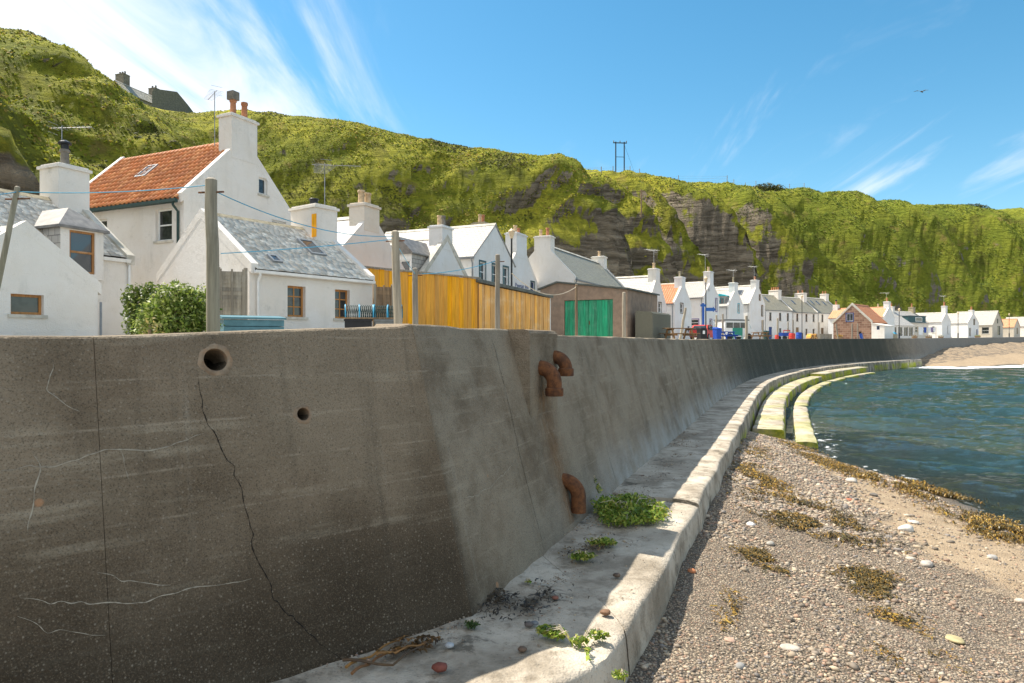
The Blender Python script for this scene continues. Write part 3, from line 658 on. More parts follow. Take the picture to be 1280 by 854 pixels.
def step_profile(o0, o1, z): return [(o0, z-1.2), (o0+.02, z-.2), (o0+.03, z-.02), (o0+.08, z), ((o0+o1)/2, z+.006), (o1-.1, z), (o1-.04, z-.02), (o1-.005, z-.08), (o1+.01, z-.3), (o1+.04, z-1.2)]
def w_at(Y): 
    ws = np.linspace(0, 300, 1500); ys = np.array([wall_base(w)[0][1] for w in ws]); return float(np.interp(Y, ys, ws))
mid = thing('lower_step', 'weed-covered middle concrete step below the ledge', 'step')
w = w_at(23.4)
while w < w_at(73):
    w2 = w+random.uniform(4, 6); hi = w > w_at(58)
    swept_block('step_block', mid, w+.015, w+.015, w2-.015, w2-.015, step_profile(1.47, 2.5 if not hi else 2.7, -.50 if not hi else -.30), 'weedy_concrete', step=.5); w = w2
low = thing('bottom_step', 'lowest narrow concrete step half awash at the water', 'step')
w = w_at(23.2)
while w < w_at(70):
    w2 = w+random.uniform(5, 7); swept_block('step_block', low, w+.015, w+.015, w2-.015, w2-.015, step_profile(2.82, 3.5, -.84), 'weedy_concrete', step=.5); w = w2

# ---------------------------------------------------------------- beach, far beach, sea
edge_w = np.linspace(-13.5, 60, 400); edge = np.array([ledge_pt(w, 1.38) for w in edge_w])
def x_edge(Y): return np.interp(Y, edge[:, 1], edge[:, 0])
def x_shore(Y): return np.interp(Y, [-20, 0, 6, 12, 14.5, 16.8, 19, 22, 24.6, 27, 35], [13, 10.6, 9.7, 9.1, 9.3, 9.55, 9.2, 9.35, 9.75, 8.6, 9])
def beach_z(X, Y):
    ze = np.interp(Y, [0, 8, 14, 19, 22.5, 25, 28, 40], [-.46, -.40, -.36, -.40, -.60, -1.0, -1.6, -2.4]); xe = x_edge(Y); xs = x_shore(Y); t = (X-xe)/np.maximum(xs-xe, .3)
    z = np.where(t < 1, ze+(-1.0-ze)*t, -1-(X-xs)*.13)
    z = z+.05*fbm(X/1.3, Y/1.3, 4, 3)*(1-np.clip(t-.8, 0, 1))+.025*fbm(X/.35, Y/.35, 6, 2)
    return np.where(Y > 25, np.minimum(z, -1.05-(Y-25)*.12), z)
bx = np.r_[np.arange(-8, -1, .5), np.arange(-1, 12, .085), np.arange(12, 40, 1.)]; by = np.r_[np.arange(-25, 3, .7), np.arange(3, 16, .085), np.arange(16, 32, .16)]
BX, BY = np.meshgrid(bx, by, indexing='ij'); BZ = beach_z(BX, BY)
tS = (BX-x_edge(BY))/np.maximum(x_shore(BY)-x_edge(BY), .3)
sand = np.clip(1-np.abs(tS-.68)/.36, 0, 1)*np.interp(BY, [4, 7.5, 9.5, 18, 24], [.15, .55, .95, .9, .3])
wet = np.clip((tS-.9)/.16, 0, 1)
colr = np.stack([sand, wet, 0*sand], -1).reshape(-1, 3)
tag(npmesh('beach', np.stack([BX, BY, BZ], -1).reshape(-1, 3), grid_faces(len(bx), len(by)), 'shingle_sand', smooth=True, col=colr), kind='structure')
# far beach under the far end of the wall
fw = np.arange(96, 300, 2.); fo = np.arange(-1.5, 46, .9); FV = []; FC = []
for w in fw:
    b_, n = wall_base(w); zc = np.interp(w, [96, 102, 110, 124, 140, 170, 220, 300], [-2.5, -1.4, -.1, 1.25, 1.6, 2.0, 2.5, 3.5])
    sh_o = np.interp(w, [96, 110, 130, 170, 300], [2, 8, 14, 26, 34])
    for o in fo:
        p = b_+n*o; t = max(o, 0)/sh_o; z = (zc+(-1.0-zc)*t**.8 if zc > -1 else zc-.08*o)+.12*math.sin(w*.35+o*.5)*(t < 1)+.08*math.sin(w*1.1-o)*(t < .9); FV.append((p[0], p[1], z)); FC.append((.5+.5*(t > .45), 1.0 if .9 < t else 0, 0))
tag(npmesh('far_beach', FV, grid_faces(len(fw), len(fo)), 'shingle_sand', smooth=True, col=FC), kind='structure')
# sea: fan of rings so that the waves are real shape near and mid
ang = np.r_[np.radians(np.arange(-10, 12, 2.)), np.radians(np.linspace(12, 46, 420)), np.radians(np.arange(48, 130, 2.))]
rr = [7.5]
while rr[-1] < 1800: rr.append(rr[-1]*(1.0055 if rr[-1] < 130 else 1.05))
rr = np.array(rr); A, R_ = np.meshgrid(ang, rr, indexing='ij'); WX = R_*np.sin(A); WY = R_*np.cos(A)
def waves(x, y):
    z = 0*x
    for k in range(16):
        r_ = np.random.default_rng(100+k); lam = .32*1.24**k; th = math.radians(205+r_.uniform(-38, 38)); kx = 2*np.pi/lam*math.sin(th); ky = 2*np.pi/lam*math.cos(th)
        z = z+lam*.0105*np.sin(kx*x+ky*y+r_.uniform(0, 6.28)+1.5*fbm(x/lam/6, y/lam/6, 200+k, 2))
    return z
falloff = np.clip(1.2-R_/160, .12, 1); depth = -1-np.where((WY < 31) & (WX < 39), beach_z(WX, WY), -3.)
sw = np.clip(depth/.35, .12, 1); WZ = -1+waves(WX, WY)*falloff*sw
# distance to the far shore
fs_ = np.array([wall_base(w)[0]+wall_base(w)[1]*np.interp(w, [96, 110, 130, 170, 300], [2, 8, 14, 26, 34]) for w in np.arange(100, 300, 1.5)])
far = np.full(WX.shape, 99.); mk = (R_ > 70) & (R_ < 330) & (A < math.radians(60))
pts = np.stack([WX[mk], WY[mk]], -1); dd = np.full(len(pts), 99.)
for q in fs_: dd = np.minimum(dd, np.hypot(pts[:, 0]-q[0], pts[:, 1]-q[1]))
far[mk] = dd
shal = np.clip(np.exp(-np.maximum(depth, 0)/.6), 0, 1); shal = np.maximum(shal, np.exp(-far/6.)*.7)
foam = np.clip(1-np.abs(depth-.03)/.07, 0, 1)*.44+np.clip(1-np.abs(depth-.2)/.12, 0, 1)*.22; foam = np.maximum(foam, np.clip(1-far/6.5, 0, 1)*1.0)
# slop against the steps
dst = np.full(WX.shape, 99.); mk = (R_ > 20) & (R_ < 80) & (A < math.radians(42)); pts = np.stack([WX[mk], WY[mk]], -1); dd = np.full(len(pts), 99.)
for w in np.arange(w_at(23), w_at(70), .6):
    q = ledge_pt(w, 3.5); dd = np.minimum(dd, np.hypot(pts[:, 0]-q[0], pts[:, 1]-q[1]))
dst[mk] = dd; near_slop = np.clip(1-dst/3.2, 0, 1)*np.interp(WY, [22, 26, 36, 45], [1, 1, .5, 0]); foam = np.maximum(foam, near_slop*.42); shal = np.maximum(shal, near_slop*.5)
tag(npmesh('sea', np.stack([WX, WY, WZ], -1).reshape(-1, 3), grid_faces(len(ang), len(rr)), 'sea_water', smooth=True, col=np.stack([shal, foam, 0*foam], -1).reshape(-1, 3)), kind='structure')
# ---------------------------------------------------------------- houses
def frame_pts(face, Wd, D):
    return {'F': lambda a, z, d: (a, d, z), 'B': lambda a, z, d: (a, D-d, z), 'L': lambda a, z, d: (d, a, z), 'R': lambda a, z, d: (Wd-d, a, z)}[face]
def fbox(m, fp, a0, a1, z0, z1, d0, d1):
    return m.hexa([fp(a0,z0,d0), fp(a1,z0,d0), fp(a1,z0,d1), fp(a0,z0,d1), fp(a0,z1,d0), fp(a1,z1,d0), fp(a1,z1,d1), fp(a0,z1,d1)])
def facade(m, poly, holes, fp, reveal=.16, off=(0, 0)):
    loops = [[Vector((a, z, 0)) for a, z in poly]]+[[Vector((a0,z0,0)), Vector((a1,z0,0)), Vector((a1,z1,0)), Vector((a0,z1,0))] for a0, a1, z0, z1 in holes]
    flat = [p for l in loops for p in l]; tris = tessellate_polygon(loops)
    m.add([fp(p.x, p.y, 0) for p in flat], [tuple(t) for t in tris], [[(flat[i].x+off[0], flat[i].y) for i in t] for t in tris])
    for a0, a1, z0, z1 in holes:
        c = [(a0,z0), (a1,z0), (a1,z1), (a0,z1)]
        for i in range(4):
            (a, z), (a2, z2) = c[i], c[(i+1) % 4]; m.add([fp(a,z,0), fp(a2,z2,0), fp(a2,z2,reveal), fp(a,z,reveal)], [(0,1,2,3)])
def window(parent, fp, a0, a1, z0, z1, fmat='white_paint', cols=1, rows=2, depth=.10, sill=True, name='window', fw=.06, surround=None, glass='glass', flat=False):
    m = MB(); d0, d1 = depth, depth+.05; fw = min(fw, (a1-a0)*.2)
    fbox(m, fp, a0, a0+fw, z0, z1, d0, d1); fbox(m, fp, a1-fw, a1, z0, z1, d0, d1); fbox(m, fp, a0+fw, a1-fw, z0, z0+fw, d0, d1); fbox(m, fp, a0+fw, a1-fw, z1-fw, z1, d0, d1)
    gb = fw*.55
    for i in range(1, cols):
        a = a0+(a1-a0)*i/cols; fbox(m, fp, a-gb/2, a+gb/2, z0+fw, z1-fw, d0+.006, d1)
    for i in range(1, rows):
        z = z0+(z1-z0)*i/rows; g = gb*(1.5 if rows == 2 else 1)
        cuts = [a0+fw]+[x for i2 in range(1, cols) for x in (a0+(a1-a0)*i2/cols-gb/2, a0+(a1-a0)*i2/cols+gb/2)]+[a1-fw]
        for q in range(0, len(cuts), 2): fbox(m, fp, cuts[q], cuts[q+1], z-g/2, z+g/2, d0+.003, d1)
    w = m.build(name, fmat, parent)
    A = [a0+fw*.8+(a1-a0-1.6*fw)*i/cols for i in range(cols+1)]; Z = [z0+fw*.8+(z1-z0-1.6*fw)*i/rows for i in range(rows+1)]
    if (a1-a0) > .55 and not flat:
        for i in range(cols):
            for j in range(rows): fbox(MB(), fp, A[i]+.004, A[i+1]-.004, Z[j]+.004, Z[j+1]-.004, d0+.022+.002*((i+j) % 2), d0+.030+.002*((i+j) % 2)).build('pane', glass, w)
    else: fbox(MB(), fp, A[0], A[-1], Z[0], Z[-1], d0+.022, d0+.03).build('pane', glass, w)
    fbox(MB(), fp, a0-.003, a1+.003, z0-.003, z1+.003, d1+.08, d1+.09).build('room_dark', 'black_plastic', w) if False else None
    if sill: fbox(MB(), fp, a0-.07, a1+.07, z0-.08, z0-.002, -.05, depth-.002).build('sill', 'coping', w)
    if surround:
        s = MB(); t = .10; p0 = -.018
        for q in ((a0-t, a0-.004, z0-t, z1+t), (a1+.004, a1+t, z0-t, z1+t), (a0-.004, a1+.004, z1+.004, z1+t), (a0-.004, a1+.004, z0-t, z0-.004)): fbox(s, fp, *q, p0, -.002)
        s.build('surround', surround, w)
    return w
def pot(parent, x, y, z, h=.55, r=.12, mat='pot_clay', cowl=None):
    p = MB().lathe([(r*.95, 0), (r*.9, h*.15), (r*.82, h*.82), (r*1.02, h*.84), (r*1.05, h*.95), (r*.95, h), (r*.7, h)], (x, y, z), 14).build('chimney_pot', mat, parent, True)
    if cowl == 'box': MB().box(x-r*1.25, x+r*1.25, y-r*1.25, y+r*1.25, z+h-.02, z+h+.30).build('cowl', 'stone_grey', parent)
    if cowl == 'cap': MB().lathe([(r*.8, -.02), (r*.8, .16), (r*1.35, .17), (r*1.35, .22), (r*.3, .30)], (x, y, z+h), 14).build('cowl', 'black_metal', parent, True)
    return p
def yagi(m, base, h, yaw=0., span=.9, dbl=True):
    b = Vector(base); m.tube([b, b+Vector((0,0,h))], .016, 6); d = Vector((math.cos(yaw), math.sin(yaw), 0)); s = Vector((-d.y, d.x, 0)); t = b+Vector((0,0,h-.06))
    m.tube([t-d*span*.35, t+d*span], .010, 5)
    for k in range(9):
        p = t+d*(-.3*span+span*1.28*k/8); L2 = (.26-.012*k)*(1+.5*(span > 1)); m.tube([p-s*L2, p+s*L2], .006, 4)
    if dbl:
        for dz in (-.16, .16): m.tube([t-d*.3*span+Vector((0,0,dz))-s*.2, t-d*.3*span+Vector((0,0,dz))+s*.2], .006, 4)
    return m
def slates(o_parent, A, B, C, Dd, sw, ex, cols, seed=0, th=.010, mat='slate', jit=.008):
    """overlapping slates on the quad A(eave left) B(eave right) C(ridge right) D(ridge left)"""
    r = np.random.default_rng(seed); A, B, C, Dd = map(lambda p: np.array(p, float), (A, B, C, Dd)); up = (Dd-A); Ls = np.linalg.norm(up); up /= Ls; al = (B-A); Lw = np.linalg.norm(al); al /= Lw; nn = np.cross(al, up); nn *= np.sign(nn[2])
    V_ = []; C_ = []; T_ = []; rows = int(Ls/ex)
    for j in range(rows+1):
        w = sw*(1.15-.35*j/rows); x = -r.uniform(0, w)
        while x < Lw:
            ww = w*r.uniform(.8, 1.2); x0 = max(0, x+.006); x1 = min(Lw, x+ww-.006); x += ww
            if x1-x0 < .03: continue
            y0 = j*ex+r.uniform(-jit, jit)-.02; y1 = min(Ls, y0+ex*1.75); l0 = .024+r.uniform(0, .009); l1 = .008
            o = A+al*0; P = [o+al*a+up*y+nn*h for (a, y, h) in ((x0, y0, l0-th), (x1, y0+r.uniform(-.006, .006), l0-th), (x1, y1, l1), (x0, y1, l1), (x0, y0, l0), (x1, y0, l0+r.uniform(-.003, .003)), (x1, y1, l1+th), (x0, y1, l1+th))]
            b0 = len(V_); V_ += P; c = np.array(cols[r.integers(len(cols))])*r.uniform(.75, 1.25); C_ += [c]*8
            T_ += [(b0+4,b0+5,b0+6,b0+7), (b0,b0+1,b0+5,b0+4), (b0+1,b0+2,b0+6,b0+5), (b0,b0+4,b0+7,b0+3)]
    return tag(npmesh('slates', V_, T_, mat, o_parent, col=C_), kind='stuff')
def pantiles(o_parent, A, B, C, Dd, tw=.235, ex=.31, seed=0, mat='pantile'):
    r = np.random.default_rng(seed); A, B, C, Dd = map(lambda p: np.array(p, float), (A, B, C, Dd)); up = Dd-A; Ls = np.linalg.norm(up); up /= Ls; al = B-A; Lw = np.linalg.norm(al); al /= Lw; nn = np.cross(al, up); nn *= np.sign(nn[2])
    nt_ = int(Lw/tw); tw = Lw/nt_; rows = int(Ls/ex); ex = Ls/rows; prof = [(0, .0), (.12, .035), (.28, .05), (.42, .035), (.55, .008), (.72, -.008), (.88, -.004), (1.06, .012)]
    V_ = []; C_ = []; T_ = []
    pal = [(.58,.20,.07), (.63,.25,.09), (.53,.18,.06), (.66,.29,.12), (.50,.19,.08)]
    for j in range(rows):
        for i in range(nt_):
            c = np.array(pal[r.integers(5)])*r.uniform(.8, 1.15); b0 = len(V_); dx = r.uniform(-.006, .006); dy = r.uniform(-.01, .01)
            for (y, lift, dn) in ((j*ex-.03+dy, .05, .018), (j*ex-.03+dy, .05, 0), (min((j+1)*ex+.02, Ls), .022, 0)):
                for (t, h) in prof: V_.append(A+al*((i+t)*tw+dx)+up*y+nn*(h+lift-dn)); C_.append(c)
            k = len(prof)
            for a in range(2):
                for q in range(k-1): T_.append((b0+a*k+q, b0+a*k+q+1, b0+(a+1)*k+q+1, b0+(a+1)*k+q))
    return tag(npmesh('pantiles', V_, T_, mat, o_parent, col=C_, smooth=False), kind='stuff')
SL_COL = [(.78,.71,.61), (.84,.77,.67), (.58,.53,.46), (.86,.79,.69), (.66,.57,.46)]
def house(label, loc, theta, Wd, D, he, hr, wall='harl_white', roof='slate_far', wins=(), chims=(), skew='FB', near=False, gut=(), name='cottage', skewmat='coping', ov=.14, doors=(), zdrop=.5, tiles=None, group=None, verge=0.0):
    """gable at y=0 (x 0..Wd), ridge along y. wins: (face, a_center, z_center, w, h, opts)"""
    t = thing(name, label, 'house', loc, theta, group)
    holes = {k: [] for k in 'FBLR'}
    for w in tuple(wins)+tuple(doors):
        f, a, z, ww, hh = w[:5]; holes[f].append((a-ww/2, a+ww/2, z-hh/2, z+hh/2))
    gab = [(0, -zdrop), (Wd, -zdrop), (Wd, he), (Wd/2, hr-.03), (0, he)]; m = MB()
    for f in 'FB': facade(m, gab, holes[f], frame_pts(f, Wd, D))
    for f in 'LR': facade(m, [(0, -zdrop), (D, -zdrop), (D, he), (0, he)], holes[f], frame_pts(f, Wd, D), off=(.3, 0))
    m.build('wall', wall, t, fix=False)
    for w in wins:
        f, a, z, ww, hh = w[:5]; k = dict(w[5]) if len(w) > 5 else {}
        window(t, frame_pts(f, Wd, D), a-ww/2, a+ww/2, z-hh/2, z+hh/2, **k)
    for w in doors:
        f, a, z, ww, hh, mt = w; fp = frame_pts(f, Wd, D); d = fbox(MB(), fp, a-ww/2, a+ww/2, z-hh/2, z+hh/2, .10, .14).build('door', mt, t); fbox(MB(), fp, a+ww*.32, a+ww*.38, z-.05, z+.03, .06, .098).build('handle', 'black_metal', d)
    # roof: two slabs
    sl = math.hypot(Wd/2, hr-he); ux, uz = (Wd/2)/sl, (hr-he)/sl; th = .07; m = MB(); y0, y1 = (.0 if 'F' in skew else -verge), (D if 'B' in skew else D+verge)
    if 'F' in skew: y0 = .12
    if 'B' in skew: y1 = D-.12
    quads = {}
    for sgn in (-1, 1):
        xe = Wd/2+sgn*(Wd/2+ov*ux); ze = he-ov*uz; xr, zr = Wd/2, hr; nx, nz = sgn*uz, ux
        b = [(xe, y0, ze), (xe, y1, ze), (xr, y1, zr), (xr, y0, zr)]; tp = [(p[0]+nx*th, p[1], p[2]+nz*th) for p in b]
        tp[2] = (xr, y1, zr+th/ux); tp[3] = (xr, y0, zr+th/ux)
        fl = [(0,1,2,3), (4,5,6,7), (0,1,5,4), (1,2,6,5), (3,0,4,7)]
        S0 = sl+ov; m.add(b+tp, fl, [None, [(y0,0), (y1,0), (y1,S0), (y0,S0)], None, None, None]); quads[sgn] = tp
    ro = m.build('roof', roof if not tiles else ('crack_dark' if tiles == 'slate' else 'pantile_far'), t)
    if tiles:
        for sgn in (-1, 1):
            if tiles == 'slate' and not near: continue
            a, b_, c, d = quads[sgn]
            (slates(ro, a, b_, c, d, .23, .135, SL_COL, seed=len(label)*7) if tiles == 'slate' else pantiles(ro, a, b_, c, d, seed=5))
    # ridge tiles
    rl = .45 if near else 1.2; nrg = max(1, int((y1-y0)/rl)); rz = hr+th/ux
    if near:
        for i in range(nrg):
            a, b_ = y0+(y1-y0)*i/nrg, y0+(y1-y0)*(i+1)/nrg-.008; MB().prism([(Wd/2-.14, rz-.10), (Wd/2-.135, rz-.06), (Wd/2, rz+.055+random.uniform(0, .008)), (Wd/2+.135, rz-.06), (Wd/2+.14, rz-.10), (Wd/2, rz+.015)], 'y', a, b_).build('ridge_tile', 'pot_clay' if tiles == 'pantile' else 'stone_buff', ro)
    else: MB().prism([(Wd/2-.16, rz-.10), (Wd/2, rz+.06), (Wd/2+.16, rz-.10), (Wd/2, rz)], 'y', y0, y1).build('ridge', 'coping' if 'pantile' not in roof else 'pot_clay', ro)
    # skews (gable copings)
    for f in skew:
        pr_ = .006 if 'harl' in skewmat else .035; ya, yb = (-pr_, .22) if f == 'F' else (D-.22, D+pr_); m = MB()
        for sgn in (-1, 1):
            xe = Wd/2+sgn*(Wd/2+.10); ze = he-.10*uz/ux; k0, k1 = -.07, .17
            m.prism([(xe, ze+k0/ux), (Wd/2, hr+k0/ux), (Wd/2, hr+k1/ux), (xe, ze+k1/ux)] if sgn < 0 else [(Wd/2+.0005, hr+k0/ux), (xe, ze+k0/ux), (xe, ze+k1/ux), (Wd/2+.0005, hr+k1/ux)], 'y', ya, yb)
        m.build('skew', skewmat, t)
    for c in chims:   # (face, width, depth, top above base, pots list, mat)
        f, cw, cd, top, pots, cm = c[:6]; cx = Wd/2+(c[6] if len(c) > 6 else 0); ya, yb = (-.016, cd) if f == 'F' else ((D-cd, D+.016) if f == 'B' else (f, f+cd))
        if not isinstance(f, str): pass
        zb = hr-(cw/2+abs(cx-Wd/2))*uz/ux-.12; m = MB(); m.box(cx-cw/2, cx+cw/2, ya, yb, zb, top-.12); m.box(cx-cw/2-.06, cx+cw/2+.06, ya-.06, yb+.06, top-.118, top-.03); m.box(cx-cw/2+.02, cx+cw/2-.02, ya+.02, yb-.02, top-.028, top+.03)
        ch = m.build('chimney', cm, t)
        for (px_, h, r_, pm, cowl) in pots: pot(ch, cx+px_*cw, (ya+yb)/2, top+.03, h, r_, pm, cowl)
    for g in gut:   # gutters along eaves on L / R
        sgn = -1 if g == 'L' else 1; xe = Wd/2+sgn*(Wd/2+ov*ux+.05); ze = he-ov*uz-.02
        gt = MB().prism([(xe-.06, ze+.05), (xe-.045, ze-.03), (xe, ze-.05), (xe+.045, ze-.03), (xe+.06, ze+.05), (xe+.045, ze+.05), (xe, ze-.03), (xe-.045, ze+.05)], 'y', y0-.05, y1+.05).build('gutter', 'white_paint' if near else 'lead', t)
        xd = Wd/2+sgn*(Wd/2+.055); MB().tube([(xe, y0+.12, ze-.03), (xe, y0+.12, ze-.10), (xd, y0+.12, ze-.28), (xd, y0+.12, -zdrop+.05)], .035, 8).build('downpipe', 'white_paint' if near else 'lead', gt)
    return t
def skylight(t, Wd, he, hr, side, y, s, w, h, th=.11):
    sl = math.hypot(Wd/2, hr-he); ux, uz = (Wd/2)/sl, (hr-he)/sl; sgn = -1 if side == 'L' else 1
    def P(yy, ss, hh): return (Wd/2+sgn*(ux*ss+uz*(hh)), yy, hr-uz*ss+ux*hh)
    def bx(m, a0, a1, s0, s1, h0, h1): return m.hexa([P(a0,s0,h0), P(a1,s0,h0), P(a1,s1,h0), P(a0,s1,h0), P(a0,s0,h1), P(a1,s0,h1), P(a1,s1,h1), P(a0,s1,h1)])
    m = MB(); f = .06; bx(m, y-w/2, y-w/2+f, s, s+h, .02, th+.05); bx(m, y+w/2-f, y+w/2, s, s+h, .02, th+.05); bx(m, y-w/2+f, y+w/2-f, s, s+f, .02, th+.05); bx(m, y-w/2+f, y+w/2-f, s+h-f, s+h, .02, th+.05)
    o = m.build('skylight', 'lead', t); bx(MB(), y-w/2+f*.9, y+w/2-f*.9, s+f*.9, s+h-f*.9, .03, th+.03).build('pane', 'sky_glass', o)
def dirang(s): return math.atan2(s[1], s[0])
TH = dirang((.42, .907)); Gz = 2.28
WD = dict(fmat='timber_frame'); WH = dict(fmat='white_paint')
# -- left cottage (ridge along the street; long seaward front = face R)
def P_house(label, front_left, s, L_, depth, he, hr, zg, **k):
    """ridge parallel to the street; front_left = seaward corner of the gable nearer the camera"""
    s = Vector(s).normalized(); n = Vector((s.y, -s.x)); c = Vector(front_left)-n*depth
    return house(label, (c.x, c.y, zg), dirang(s)-math.pi/2, depth, L_, he, hr, **k)
def G_house(label, corner, s, Wd, D, he, hr, zg, **k):
    return house(label, (corner[0], corner[1], zg), dirang(s), Wd, D, he, hr, **k)
L1 = 9.0; c1 = Vector((-11.7, 21))-Vector((.42, .907)).normalized()*L1
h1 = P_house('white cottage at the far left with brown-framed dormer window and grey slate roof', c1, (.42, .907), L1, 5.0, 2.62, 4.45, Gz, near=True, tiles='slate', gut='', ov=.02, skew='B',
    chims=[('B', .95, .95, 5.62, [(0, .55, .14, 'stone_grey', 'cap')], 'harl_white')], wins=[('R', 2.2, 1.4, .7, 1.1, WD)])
yagi(MB(), (2.5-.1, L1-.5, 5.5), 1.45, .35, 1.0).build('aerial', 'aerial_metal', h1)
# dormer of the left cottage: on the R slope, window flush with the wall
def dormer(t, fp_side, Wd, he, hr, y0, y1, zs, zt, zr, xf, cheek='slate_far', front='harl_white', win=None, hip=0, sgn=1, roofm='slate_far', tiled=False):
    """front at x = xf (R side, sgn=1), running back into the slope"""
    sl = (hr-he)/(Wd/2)
    def xs(z): return Wd/2+sgn*(Wd/2)*(hr-z)/(hr-he)      # slope x at height z
    X = lambda x: x
    m = MB(); w0, w1, z0, z1 = win[:4]; fpd = (lambda a, z, d: (xf-sgn*d, a, z))
    facade(m, [(y0, zs), (y1, zs), (y1, zt), ((y0+y1)/2, zr-.08 if not hip else zt+.02), (y0, zt)], [(w0, w1, z0, z1)], fpd, .12); d = m.build('dormer', front, t, fix=False)
    MB().add([(xf, y0, zs), (xf, y1, zs), (xf-sgn*.3, y1, zs), (xf-sgn*.3, y0, zs)], [(0,1,2,3)]).build('dormer_base', front, d, fix=False)
    xb = xs(zt)
    for y in (y0, y1): MB().add([(xf, y, zs), (xf, y, zt), (xb, y, zt), (xs(zs) if sgn*(xs(zs)-xf) < 0 else xf-sgn*.01, y, zs)], [(0,1,2,3)], [[(xf, zs), (xf, zt), (xb, zt), (xf-sgn*.01, zs)]]).build('dormer_cheek', cheek, d, fix=False)
    m = MB(); yc = (y0+y1)/2; o = .12; xr = xs(zr); xfr = xf+sgn*o-sgn*hip; sg = sgn
    pts = [(xf+sg*o, y0-o, zt-.05), (xf+sg*o, y1+o, zt-.05), (xb-sg*.3, y1+o, zt-.05), (xb-sg*.3, y0-o, zt-.05), (xfr, yc, zr), (xr-sg*.1, yc, zr)]
    tp = [(a, b_, c+.07) for a, b_, c in pts]
    m.add(pts+tp, [(6,10,11,9), (7,8,11,10), (6,7,10), (0,1,7,6), (1,2,8,7), (3,0,6,9), (0,1,2,3)])
    m.build('dormer_roof', roofm, d)
    cols, rows = (win[4], win[5]) if len(win) > 5 else (1, 2); fm = win[6] if len(win) > 6 else 'timber_frame'
    wm = MB(); f = .06; fbox(wm, fpd, w0, w0+f, z0, z1, .05, .11); fbox(wm, fpd, w1-f, w1, z0, z1, .05, .11); fbox(wm, fpd, w0+f, w1-f, z0, z0+f, .05, .11); fbox(wm, fpd, w0+f, w1-f, z1-f, z1, .05, .11)
    for i in range(1, rows): z = z0+(z1-z0)*i/rows; fbox(wm, fpd, w0+f, w1-f, z-.03, z+.03, .053, .11)
    for i in range(1, cols): a = w0+(w1-w0)*i/cols; fbox(wm, fpd, a-.03, a+.03, z0+f+.001, z1-f-.001, .045, .108)
    wm.build('window', fm, d); fbox(MB(), fpd, w0+f*.8, w1-f*.8, z0+f*.8, z1-f*.8, .08, .09).build('pane', 'sky_glass', d)
    return d
yd = L1-1.62
dormer(h1, None, 5.0, 2.62, 4.45, yd-.62, yd+.62, 1.9, 3.34, 3.92, 5.15, win=(yd-.37, yd+.37, 2.06, 3.26), hip=.75)
for a_, b_ in ((.2, yd-.64), (yd+.64, L1-.1)): MB().prism([(5.02, 2.55), (5.10, 2.52), (5.14, 2.62), (5.02, 2.62)], 'y', a_, b_).build('gutter', 'white_paint', h1)
MB().tube([(5.06, L1-.12, 2.5), (5.05, L1-.12, -.3)], .035, 8).build('downpipe', 'white_paint', h1)
# its gabled outbuilding in front
sN = Vector((.42, .907)).normalized(); nN = Vector((sN.y, -sN.x)); ce = Vector((-10.8, 17.8))-sN*3.5
h1b = house('low white gabled outhouse with a small brown window at the left edge', (ce.x, ce.y, Gz), TH, 3.5, 2.12, 1.5, 2.78, name='outhouse', skew='F', skewmat='harl_white', wins=[('F', 1.78, 1.0, .74, .48, dict(fmat='timber_frame', rows=1))], near=False, roof='slate_far')
h1b['category'] = 'outhouse'
MB().tube([(3.56, -.03, 1.15), (3.56, -.03, -.3)], .03, 8).build('downpipe', 'lead', h1b)
# -- big house with pantile roof
h2 = G_house('tall white house with orange pantile roof and two clay chimney pots', (-11.54, 24), (.42, .907), 5.5, 7.2, 5.2, 7.86, Gz, near=True, tiles='pantile', skew='FB', skewmat='harl_white', gut='',
    chims=[('F', 1.28, .66, 8.82, [(-.2, .62, .13, 'pot_clay', 'box'), (.24, .68, .13, 'pot_clay', None)], 'harl_white')],
    wins=[('L', 1.02, 4.3, .85, 1.15, dict(fmat='white_paint', depth=.12)), ('F', 3.72, 6.35, .46, .66, dict(rows=1)), ('F', 4.6, 4.85, .8, .5, dict(rows=1, cols=2)), ('L', 4.5, 4.2, .8, 1.1, WH)])
skylight(h2, 5.5, 5.2, 7.86, 'L', 4.0, 1.1, .6, .85)
MB().prism([(-.33, 5.0), (-.20, 4.98), (-.20, 5.1), (-.31, 5.12)], 'y', .05, 7.1).build('gutter', 'dark_green_metal', h2)
MB().tube([(-.26, .22, 5.02), (-.26, .22, 4.9), (-.06, .22, 4.7), (-.06, .22, .2)], .045, 8).build('downpipe', 'dark_green_metal', h2)
yagi(MB(), (2.0, .75, 7.6), 2.1, 1.1, .95).build('aerial', 'aerial_metal', h2)
# -- low cottage facing the sea wall
s3 = Vector((.574, .819)).normalized()
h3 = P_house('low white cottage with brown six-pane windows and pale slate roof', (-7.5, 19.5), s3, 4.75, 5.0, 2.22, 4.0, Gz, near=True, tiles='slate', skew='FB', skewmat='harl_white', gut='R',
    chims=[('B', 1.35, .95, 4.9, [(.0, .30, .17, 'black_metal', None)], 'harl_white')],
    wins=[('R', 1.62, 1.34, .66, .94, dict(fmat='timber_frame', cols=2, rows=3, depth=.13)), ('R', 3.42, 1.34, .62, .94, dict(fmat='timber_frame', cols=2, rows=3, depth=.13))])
skylight(h3, 5.0, 2.22, 4.0, 'R', 3.2, .95, .62, .95); skylight(h3, 5.0, 2.22, 4.0, 'R', 1.1, 2.35, .34, .40)
yagi(yagi(MB(), (2.5+.62, 4.75-.5, 3.5), 2.9, .75, 1.25), (2.5+.62, 4.75-.5, 5.9), .45, 2.6, 1.05).build('aerial', 'aerial_metal', h3)
MB().box(2.5+.5, 2.5+.74, 3.78, 3.795, 3.75, 4.55).build('board', 'timber_orange', h3)
